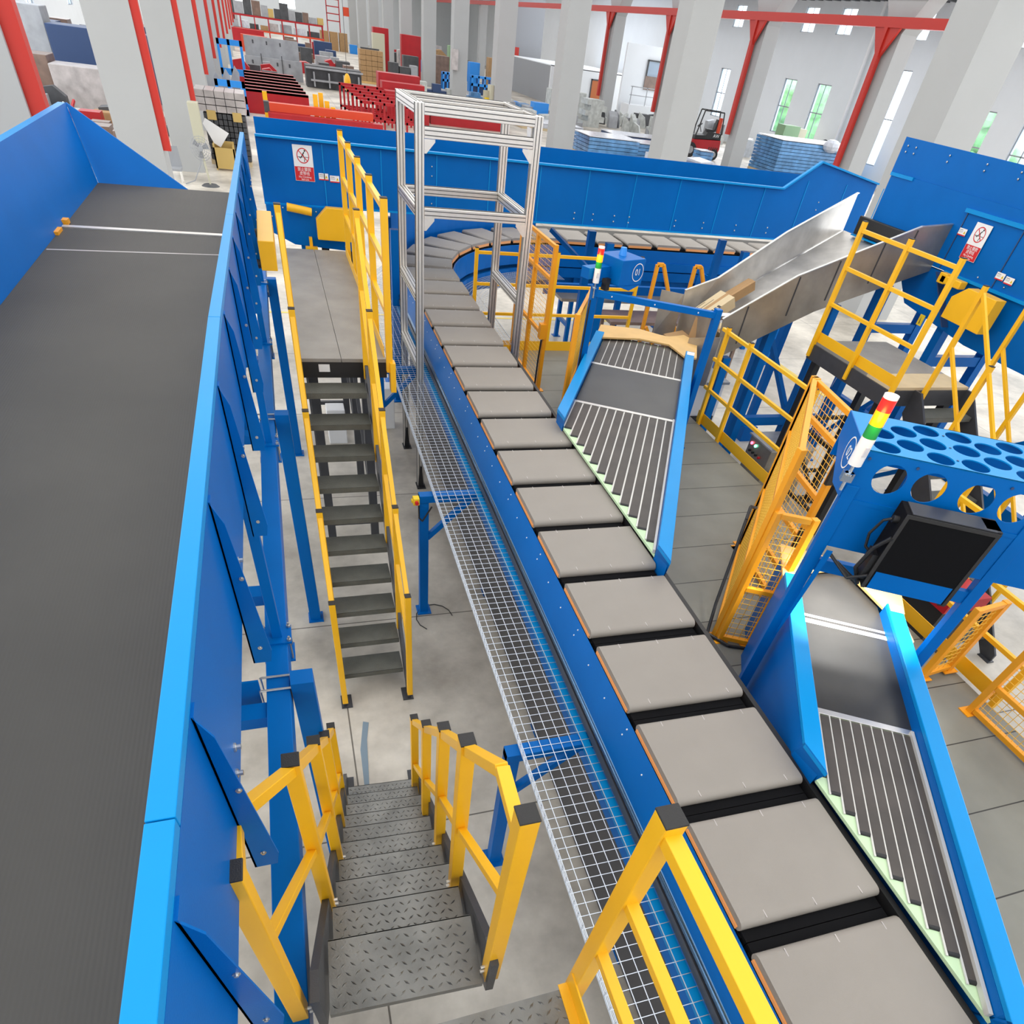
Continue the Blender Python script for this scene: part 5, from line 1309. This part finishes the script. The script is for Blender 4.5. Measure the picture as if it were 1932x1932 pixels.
for i in range(4):
    tag(MB().box((3.6+1.0*i, 71+.3*i, 0), (4.4+1.0*i, 73, 1.0+.2*(i % 2))).build('machine_part', ['machine_red', 'dark_frame', 'dark_navy', 'wrap_brown'][i]),
        ['dark red machine part behind the grey cantilever frames', 'dark grey machine part behind the cantilever frames', 'navy machine part behind the cantilever frames', 'brown machine part beside the wrapped carton stack'][i], 'machine part')
# red racking with grey boxes on top
t = thing('pallet_rack', 'long red pallet racking against the far end of the hall', 'rack', (2, 118, 0))
for x in [-3.2+1.65*i for i in range(8)]:
    for y in (117.4, 118.6): MB().box((x, y, 0), (x+.12, y+.12, 2.45)).build('upright', 'machine_red', t)
for z in (1.15, 2.35):
    for y in (117.38, 118.62): MB().box((-3.2, y, z), (8.5, y+.1, z+.16)).build('beam', 'machine_red' if z > 2 else 'machine_orange', t)
for z in (1.32, 2.52): MB().box((-3.2, 117.4, z-.03), (8.5, 118.7, z)).build('shelf', 'dark_frame', t)
cols = ['dark_frame', 'galv_plate', 'dark_frame', 'wrap_brown', 'galv_plate', 'kraft_tape', 'dark_frame']
x = -3.1; i = 0
while x < 8.0:
    w_ = random.uniform(.55, 1.1); h = random.uniform(.7, 1.5) * (1.0 if x < 6.0 else .6)
    tag(MB().box((x, 117.5, 2.525), (x+w_, 118.5, 2.525+h)).build('storage_box', cols[i % 7]), 'storage box on top of the far red racking, %s from the left' % ORD[i], 'box', 'boxes on top of the racking')
    x += w_+random.uniform(.02, .12); i += 1
x = -3.0; i = 0
while x < 7.8:
    w_ = random.uniform(.9, 1.5); h = random.uniform(.4, .9)
    tag(MB().box((x, 117.6, 1.322), (x+w_, 118.5, 1.322+h)).build('storage_box', ['galv_plate', 'wrap_clear', 'dark_frame', 'cardboard', 'wrap'][i % 5]), 'storage box on the middle shelf of the far red racking, %s from the left' % ORD[i], 'box', 'boxes on the middle shelf')
    x += w_+random.uniform(.1, .4); i += 1
tag(MB().box((-2.5, 108, 0), (1.0, 109, 1.5)).build('machine_part', 'machine_red'), 'red machine casing on the floor in front of the racking, left end', 'machine part')
tag(MB().box((-1.5, 100, 0), (1.2, 101, 1.3)).build('steel_sheet', 'machine_orange'), 'bright pinkish-red panel standing in front of the racking', 'panel')
for i in range(3):
    tag(MB().box((8.8+1.3*i, 128, 0), (9.9+1.3*i, 129.2, 1.85)).build('wooden_crate', 'cardboard'), 'brown wooden crate right of the racking, %s of three' % ORD[i], 'crate', 'crates right of the racking')
tag(MB().box((12.6, 126, 0), (13.6, 127, .9)).build('drum', 'blue_plastic'), 'small blue drum at the far end right of the crates', 'drum')
# wrapped cartons and cabinets in the middle
for i in range(5):
    for j in range(2):
        pass
t = boxes('carton_stack', 'tall plastic-wrapped stack of brown cartons by the middle columns', 'carton stack', (8.5, 77, 0),
      [('pallet', 'wood', [((0, 0, 0), (2.0, 1.6, .15))]), ('cartons', 'cardboard', [((.02+.5*c, 0, .16+.33*r), (.5+.5*c, 1.5, .47+.33*r)) for c in range(4) for r in range(6)]), ('top_frame', 'dark_frame', [((.1, .1, 2.15), (1.7, .3, 2.25))])])
t = boxes('machine_cabinet', 'dark green-black cabinets beside the wrapped carton stack', 'cabinet', (10.9, 76, 0), [('cabinet_body', 'dark_frame', [((0, 0, 0), (.8, 1, 1.6)), ((.9, 0, 0), (1.8, 1, 1.4))]), ('panel', 'galv_plate', [((1.9, 0, 0), (2.5, 1, 1.55))])])
tag(MB().box((11.3, 90, 0), (12.5, 91, 3.0)).build('switch_cabinet', 'beige_box'), 'pale cabinet on a far middle column', 'cabinet')
t = boxes('machine', 'dark machine with pale round casings beside the middle columns', 'machine', (12.2, 70, 0), [('casing', 'junk_pale', [((0, 0, .3), (.9, .8, .95)), ((2.6, 0, .2), (3.2, .8, .7))]), ('body', 'dark_navy', [((0, .2, 0), (3.4, 1.4, .5)), ((1.4, 0, .4), (2.1, .6, .9))])])
# red stacked frames, right of the hoist
for i in range(6):
    y = 46.2+1.15*i; x0 = 5.0-.12*i
    t = thing('welded_rack', 'red welded frame on the floor behind the aluminium frame, %s from the front' % ORD[i], 'frame', (6.2, y, 0), 'red welded frames')
    MB().box((x0, y, 1.0+.05*i), (8.2, y+.10, 1.12+.05*i)).box((x0, y, .3), (8.2, y+.10, .40)).build('rail', 'machine_red', t)
    for k in range(6):
        x = x0+(8.2-x0-.1)*k/5; MB().box((x, y, 0), (x+.10, y+.1, 1.1+.05*i)).build('upright', 'machine_red', t)
for i in range(3):
    tag(MB().box((7.0, 50.5+1.6*i, 0), (9.6, 51.6+1.6*i, 1.35+.3*i)).build('red_casing', 'machine_red'), 'red steel casing behind the red welded frames, %s from the front' % ORD[i], 'casing', 'red steel casings')
tag(MB().box((9.9, 51.5, 0), (15.0, 52.3, .75)).box((9.9, 52.6, 0), (14.6, 53.4, 1.0)).build('long_casing', 'machine_red'), 'long low red machine casing seen through the top of the aluminium frame', 'casing')
tag(MB().box((13.2, 51.4, .76), (14.6, 51.9, .95)).build('tool_box', 'dark_navy'), 'dark flat box on top of the long red casing', 'box')
# crane hook
t = thing('chain_hoist', 'yellow chain hoist block hanging in mid hall', 'hoist', (5.3, 56, 1.15))
MB().ball((5.3, 56, 1.15), .22, 10, 8, 2.0).build('hoist_body', 'yellow', t, smooth=True)
MB().tube((5.3, 56, 1.5), (5.3, 56, CZ), .015, 6).build('chain', 'dark_frame', t)
MB().tube((5.3, 56, .1), (5.3, 56, .8), .03, 6).build('control_cable', 'dark_frame', t)
MB().box((5.23, 55.95, .0), (5.37, 56.05, .3)).build('control_box', 'sign_black', t)
# blue machines and dark things between the middle columns
for i, (x, y, w_, h, m, lab) in enumerate((
    (16.9, 82, 1.6, 1.2, 'blue_plastic', 'blue openwork machine between two middle columns, left of the pair'),
    (19.3, 80, 2.5, 1.3, 'blue_plastic', 'blue openwork machine right of the narrow middle column'),
    (19.8, 83, 1.0, 2.1, 'blue_plastic', 'bright blue box with a white mark on top of the blue machines'),
    (21.4, 82, 1.4, 2.6, 'cardboard', 'brown carton stack behind the blue machines'),
    (16.6, 88, 2.2, 2.1, 'wrap_brown', 'brown sacks and bags between two middle columns'),
    (13.4, 84, 1.5, 1.9, 'dark_frame', 'dark machine left of the column with the notice'),
    (14.2, 90, 2.0, 3.2, 'machine_red', 'tall dark red machine between the middle columns'),
    (11.6, 92, 1.6, 3.4, 'machine_red', 'dark red machine frame left of a middle column, farther back'),
    (20.2, 95, 1.0, 2.8, 'green_cab', 'green cabinet far behind the blue machines'))):
    t = thing('machine', lab, 'machine', (x, y, 0))
    if m == 'blue_plastic' and h < 2:
        mb = MB()
        for k in range(4): mb.box((x+w_*k/4, y, 0), (x+w_*k/4+.15, y+.1, h)); mb.box((x+w_*k/4, y+.8, 0), (x+w_*k/4+.15, y+.9, h*.9))
        mb.box((x, y, h-.15), (x+w_, y+.9, h)).box((x, y, h*.45), (x+w_, y+.1, h*.6)); mb.build('frame_body', m, t)
        MB().box((x+.1, y+.15, 0), (x+w_-.1, y+.8, h*.5)).build('inner_body', 'dark_navy', t)
    else: MB().box((x, y, 0), (x+w_, y+1, h)).build('machine_body', m, t, .03)
tag(MB().box((14.9, 56.2, .3), (15.14, 57.0, 1.9)).build('switch_cabinet', 'beige_box'), 'beige electrical cabinet with a yellow warning sticker on a middle column', 'cabinet')
tag(MB().box((14.5, 56.6, .2), (15.1, 56.65, 1.6)).box((14.7, 56.58, .8), (14.95, 56.6, 1.3)).build('notice', 'beige_box'), 'pale notice board at the foot of a middle column', 'sign')
tag(MB().box((14.6, 56.50, .75), (14.95, 56.56, 1.25)).build('warning_sticker', 'sign_yellow'), 'yellow warning sticker on the beige cabinet of the middle column', 'sign')
tag(MB().box((15.0, 69.2, 1.9), (15.5, 69.6, 3.1)).build('notice', 'wrap'), 'red and grey notice high on a middle column', 'sign')

# wrapped stacks of blue sheets
def sheet_stack(label, x, y, sx, sy, h, n, m='wrap_blue', top='wrap_clear', rz=0):
    M = Matrix.Translation((x, y, 0)) @ Matrix.Rotation(rz, 4, 'Z')
    t = thing('sheet_stack', label, 'sheet stack', (x, y, 0))
    MB(M).box((0, 0, 0), (sx, sy, .12)).build('pallet', 'cardboard_pale', t)
    mb = MB(M); dz = (h-.14)/n
    for i in range(n):
        e = random.uniform(0, .05); mb.box((e, e, .13+dz*i), (sx-e*random.random(), sy-e, .13+dz*(i+.86)))
    mb.build('sheets', m, t)
    if top: MB(M).box((.0, .0, h), (sx, sy, h+.03)).build('top_wrap', top, t)
    return t
sheet_stack('plastic-wrapped stack of blue parts right of the big pale column, behind the blue wall', 17.4, 43.2, 3.2, 2.6, .95, 5)
sheet_stack('lower wrapped stack of dark blue parts beside the nearest large column', 21.0, 44.2, 1.9, 2.0, .8, 4)
sheet_stack('wrapped pale sheets lying in a low stack behind the blue ones', 17.2, 47.5, 5.5, 2.6, .55, 4, 'wrap_clear')
sheet_stack('low stack of dark blue sheets with a pale top, farther back between the columns', 22.5, 51.5, 4.5, 2.5, .5, 3, 'dark_navy')
sheet_stack('flat wrapped sheets on the floor between the middle and right columns', 17.0, 55, 4.6, 5.5, .35, 3, 'wrap_clear')
sheet_stack('long tall stack of wrapped blue sheets behind the kink of the blue wall', 30.3, 43.5, 6.4, 3.0, 1.75, 10)
sheet_stack('small wrapped blue stack at the foot of the huge column, beside the forklift', 25.1, 43.9, .9, 1.0, .8, 4)
tag(MB().ball((33.8, 43.3, 1.75), .55, 9, 6, .6).ball((34.4, 43.4, 1.7), .45, 9, 6, .5).build('plastic_sheeting', 'wrap_clear'), 'crumpled clear plastic sheeting on the wrapped blue stack', 'plastic sheet')
# scrap and pale parts by the inner column
for i in range(16):
    x = random.uniform(27.2, 31.5); y = random.uniform(60, 67); h = random.uniform(.4, 1.1); s = random.uniform(.5, 1.1)
    M = Matrix.Translation((x, y, 0)) @ Matrix.Rotation(random.uniform(0, 3), 4, 'Z')
    tag(MB(M).prism([(-s/2, -s/3, 0), (s/2, -s/3, 0), (s/2*.8, -s/3, h), (-s/2*.5, -s/3, h*.7)], (0, s*.66, 0)).build('scrap_part', ['junk_pale', 'galv_plate', 'junk_pale', 'dark_frame'][i % 4]),
        'pale angular part in the scrap heap right of the far column, %s' % ORD[i], 'machine part', 'scrap heap parts')
for i in range(5):
    tag(MB().box((24.0+.35*(i % 2)+.05*i, 61.5, .32*i), (25.4+.35*(i % 2)+.05*i, 63.0, .32*i+.32)).build('metal_tray', 'junk_pale'), 'pale green metal tray in the leaning stack, %s from the bottom' % ORD[i], 'tray', 'stacked metal trays')
tag(MB().box((22.6, 66, 0), (25.8, 67.2, 1.7)).build('machine_casing', 'junk_pale', None, .05), 'pale green rounded machine casing in front of the low white room', 'casing')
tag(MB().box((20.0, 62, 0), (21.2, 63, 1.0)).build('blue_cart', 'blue_plastic'), 'small blue cart in front of the low white room', 'cart')
# dividers right of the door
t = thing('handrail', 'pale metal handrail on the low white room beside the far window', 'railing', (34, 70, 2))
for x in (31.5, 33.0, 34.5): MB().box((x, 69.9, 1.2), (x+.06, 69.96, 2.4)).build('post', 'galv_plate', t)
MB().box((31.4, 69.9, 2.34), (34.8, 69.96, 2.4)).box((31.4, 69.9, 1.8), (34.8, 69.96, 1.85)).build('rail', 'galv_plate', t)
MB().box((31.4, 69.7, 0), (35.5, 71.5, 1.2)).build('white_base', 'wall_white', t)
t = thing('partition_window', 'brown-framed interior window in the white wall beside the big column', 'window', (34.5, 72, 2.6))
MB().box((33.6, 72.0, 2.2), (36.2, 72.1, 3.1)).build('lower_panel', 'wrap_brown', t)
MB().box((33.6, 72.0, 3.1), (33.7, 72.1, 4.1)).box((36.1, 72.0, 3.1), (36.2, 72.1, 4.1)).box((33.6, 72.0, 4.05), (36.2, 72.1, 4.15)).build('window_frame', 'dark_frame', t)
MB().box((33.7, 72.04, 3.1), (36.1, 72.06, 4.05)).build('pane', 'sky_pane', t)
struct('wall_inner', MB().box((31.4, 72.15, 0), (37.9, 72.4, 5.0)), 'wall_white')
# green cabinet and grinder by the windows
t = boxes('machine_cabinet', 'green metal cabinet standing by the windows behind the wrapped blue stack', 'cabinet', (35.0, 50.5, 0), [('cabinet_body', 'green_cab', [((0, 0, 0), (1.3, 1.0, 2.1))]), ('side', 'beige_box', [((1.3, 0, 0), (1.9, 1.0, 2.0))])])
tag(MB().tube((36.9, 48.4, 0), (36.9, 48.4, 1.2), .3, 10).ball((37.1, 48.4, 1.5), .25, 8, 6).build('grinder', 'dark_frame'), 'small dark bench machine by the window, right of the green cabinet', 'machine')

# ---- forklift
FO = Matrix.Translation((26.5, 49.2, 0)) @ Matrix.Scale(1.08, 4) @ Matrix.Rotation(math.radians(-15), 4, 'Z')
t = thing('forklift', 'red and black forklift truck parked between the right-hand columns', 'forklift', (28.7, 49, 0))
MB(FO).prism([(.55, 0, .25), (2.35, 0, .25), (2.45, 0, .55), (2.4, 0, .95), (.6, 0, .85)], (0, 1.1, 0)).build('chassis', 'machine_red', t, .03)
MB(FO).prism([(.7, .05, .86), (1.9, .05, .95), (2.38, .05, .95), (2.36, .05, 1.25), (1.5, .05, 1.28), (1.4, .05, 1.1), (.75, .05, 1.05)], (0, 1.0, 0)).build('engine_cover', 'black', t, .02)
MB(FO).box((1.45, .3, 1.28), (1.95, .8, 1.38)).prism([(1.9, .3, 1.35), (2.0, .3, 1.35), (2.1, .3, 1.85), (2.0, .3, 1.85)], (0, .5, 0)).build('seat', 'black', t)
for (x, r) in ((.62, .36), (2.15, .26)):
    for y in (-.05, .95):
        w_ = MB(FO).tube((x, y, r), (x, y+.2, r), r, 20).build('wheel', 'rubber', t, smooth=True)
        MB(FO).tube((x, y-.005, r), (x, y+.205, r), r*.5, 14).build('hub', 'galv_plate', w_)
mb = MB(FO)
for y in (.05, 1.0):
    mb.bar((.75, y, 1.0), (1.0, y, 2.2), .06).bar((1.0, y, 2.2), (2.2, y, 2.2), .06).bar((2.35, y, 1.2), (2.2, y, 2.2), .06)
for x in (1.1, 1.35, 1.6, 1.85, 2.1): mb.bar((x, .05, 2.2), (x, 1.0, 2.2), .04)
mb.build('overhead_guard', 'black', t)
mb = MB(FO)
for y in (.2, .8): mb.box((.0, y, .1), (.10, y+.10, 2.35)).box((.12, y-.02, .1), (.2, y+.08, 2.2))
mb.box((.0, .2, 2.2), (.15, .9, 2.3)).box((.0, .2, .6), (.15, .9, .7)).box((.02, .2, 1.4), (.12, .9, 1.5))
mb.build('mast', 'black', t)
for y in (.15, .85): MB(FO).box((-1.0, y, .05), (.02, y+.12, .1)).build('fork', 'black', t)
MB(FO).tube((1.15, .5, 1.2), (1.0, .5, 1.5), .02, 6).tube((1.0, .5, 1.5), (.98, .5, 1.53), .16, 14).build('steering_wheel', 'black', t)
MB(FO).tube((2.15, .25, 1.25), (2.15, .25, 1.95), .12, 10).build('gas_bottle', 'machine_orange', t)
text('AW', .22, FO @ frame((2.05, .045, 1.12), (1, 0, 0), (0, 0, 1)), 'paper', t, 'lettering')
mb = MB(FO)
for k in range(5): mb.box((1.75+.13*k, -.01, .45), (1.80+.13*k, 0, .60))
mb.build('vent_slots', 'black', t)
# ---- left side, between the left columns and the outer wall
for i, (x, y, sx, sy, h, m, lab) in enumerate((
    (-9.9, 41.0, 1.3, 1.6, 1.75, 'wrap_brown', 'dark brown plastic-wrapped pallet behind the nearest left column gap'),
    (-8.5, 40.4, 3.4, 1.6, 1.55, 'wrap', 'grey-brown plastic-wrapped pallet left of the first column, right of the dark one'),
    (-11.0, 47, 1.5, 1.6, 3.0, 'galv_plate', 'tall grey steel box behind the wrapped pallets at the left'),
    (-9.3, 46, 4.2, 2.0, 2.5, 'dark_navy', 'large dark navy machine behind the wrapped pallets at the left'),
    (-6.6, 36.2, 1.1, .8, .62, 'cardboard', 'brown wooden crate among scrap left of the first column'),
    (-8.0, 37.5, 1.2, .8, .45, 'junk_pale', 'pale scrap parts heap beside the brown crate'),
    (-5.6, 33.5, 1.6, .8, .5, 'wrap', 'pale flat bundles on the floor just left of the first column'),
    (-4.6, 47, 1.0, 1.0, 2.4, 'blue_plastic', 'blue machine glimpsed between the first two left columns'),
    (-4.4, 33, .6, .8, .8, 'blue_plastic', 'blue crate at floor level between the first two left columns'))):
    tag(MB().box((x, y, 0), (x+sx, y+sy, h)).build('wrapped_pallet' if 'pallet' in lab else 'stored_item', m, None, .03), lab, 'pallet' if 'pallet' in lab else 'stored goods')
for i in range(10):
    M = Matrix.Translation((random.uniform(-8.5, -5.3), random.uniform(35, 39.5), 0)) @ Matrix.Rotation(random.uniform(0, 3), 4, 'Z')
    tag(MB(M).bar((0, 0, .05), (random.uniform(.5, 1.2), 0, random.uniform(.2, .8)), .08).build('scrap_bar', ['galv_plate', 'junk_pale', 'machine_red'][i % 3]), 'metal bar in the scrap left of the first column, %s' % ORD[i], 'bar', 'scrap bars')
# ladder and red box on the far wall area
t = thing('ladder', 'reddish ladder-like frame in front of the far white wall', 'ladder', (12.5, 150, 3))
for x in (11.5, 13.5): MB().box((x, 150, 0), (x+.15, 150.1, 5.2)).build('rail', 'machine_red', t)
for z in (2.6, 3.4, 4.2, 5.0): MB().box((11.5, 150, z), (13.6, 150.1, z+.12)).build('rung', 'machine_red', t)
tag(MB().box((14.2, 149.9, 3.4), (15.4, 150, 4.4)).build('fire_notice', 'machine_orange'), 'small orange-red notice near the far wall', 'sign')

# ---- more stored goods further down the hall
def goods(rng, n, x0, x1, y0, y1, smin, smax, hmin, hmax, mats, lab, group, nm='stored_part', cat='stored goods'):
    R = random.Random(rng); placed = []
    i = 0; tries = 0
    while i < n and tries < 900:
        tries += 1
        sx = R.uniform(smin, smax); sy = R.uniform(smin, smax)*.8; x = R.uniform(x0, x1-sx); y = R.uniform(y0, y1-sy)
        if any(x < b+.05 and x+sx > a-.05 and y < d+.05 and y+sy > c-.05 for (a, b, c, d) in placed): continue
        placed.append((x, x+sx, y, y+sy)); h = R.uniform(hmin, hmax)
        m = mats[i % len(mats)]
        kind = i % 3
        if kind == 0: mb = MB().box((x, y, 0), (x+sx, y+sy, h))
        elif kind == 1: mb = MB().prism([(x, y, 0), (x+sx, y, 0), (x+sx, y, h*.7), (x+sx*.6, y, h), (x, y, h*.9)], (0, sy, 0))
        else: mb = MB().box((x, y, 0), (x+sx, y+sy, h*.45)).box((x+sx*.15, y+sy*.1, h*.45), (x+sx*.8, y+sy*.8, h))
        tag(mb.build(nm, m), lab % ORD[i], cat, group); i += 1
goods(1, 28, -10.5, -3.9, 29, 39.5, .5, 1.2, .4, 1.1, ['wrap_brown', 'dark_frame', 'dark_frame', 'machine_red', 'cardboard', 'galv_plate'], 'scrap piece on the floor beyond the nearest left columns, %s', 'scrap beyond the left columns')
goods(2, 12, -12.5, -4.2, 49.5, 66, 1.2, 2.4, 1.2, 2.6, ['dark_navy', 'wrap_brown', 'galv_plate', 'blue_plastic', 'dark_frame'], 'large stored piece beyond the left columns, farther down the hall, %s', 'large goods beyond the left columns', 'stored_pallet')
goods(3, 18, 2.5, 8.2, 76, 104, .8, 2.0, .5, 1.6, ['dark_frame', 'machine_red', 'galv_plate', 'dark_navy', 'machine_red', 'wrap_brown'], 'assembled part on the floor between the grey racks and the far racking, %s', 'parts before the far racking')
goods(4, 16, 17.0, 23.8, 57.5, 75, 1.0, 2.2, .25, .8, ['wrap_clear', 'wrap_blue', 'junk_pale', 'blue_plastic', 'galv_plate'], 'low wrapped goods on the floor before the white room, %s', 'low goods before the white room')
goods(5, 26, 28.9, 37.3, 52.5, 68, .5, 1.2, .3, 1.3, ['junk_pale', 'dark_frame', 'galv_plate', 'dark_frame', 'wrap_clear'], 'pale scrap part near the window wall, %s', 'scrap near the window wall')
goods(6, 12, 16.8, 24, 98, 125, 1.4, 3.0, 1.0, 2.4, ['blue_plastic', 'cardboard', 'dark_frame', 'machine_red', 'wrap'], 'stored goods far down the right aisle, %s', 'goods far down the right aisle')
goods(7, 8, -2.0, 2.2, 58.5, 68, .7, 1.5, .5, 1.5, ['dark_frame', 'machine_red', 'galv_plate'], 'steel part between the red beams and the grey cabinet, %s', 'parts behind the red beams')
goods(8, 10, 17.2, 26.8, 34.5, 42.0, 1.2, 2.6, .3, .8, ['wrap_clear', 'wrap_blue', 'dark_navy', 'wrap_clear'], 'wrapped low stack just beyond the far blue wall at the right, %s', 'wrapped stacks beyond the blue wall', 'wrapped_stack')
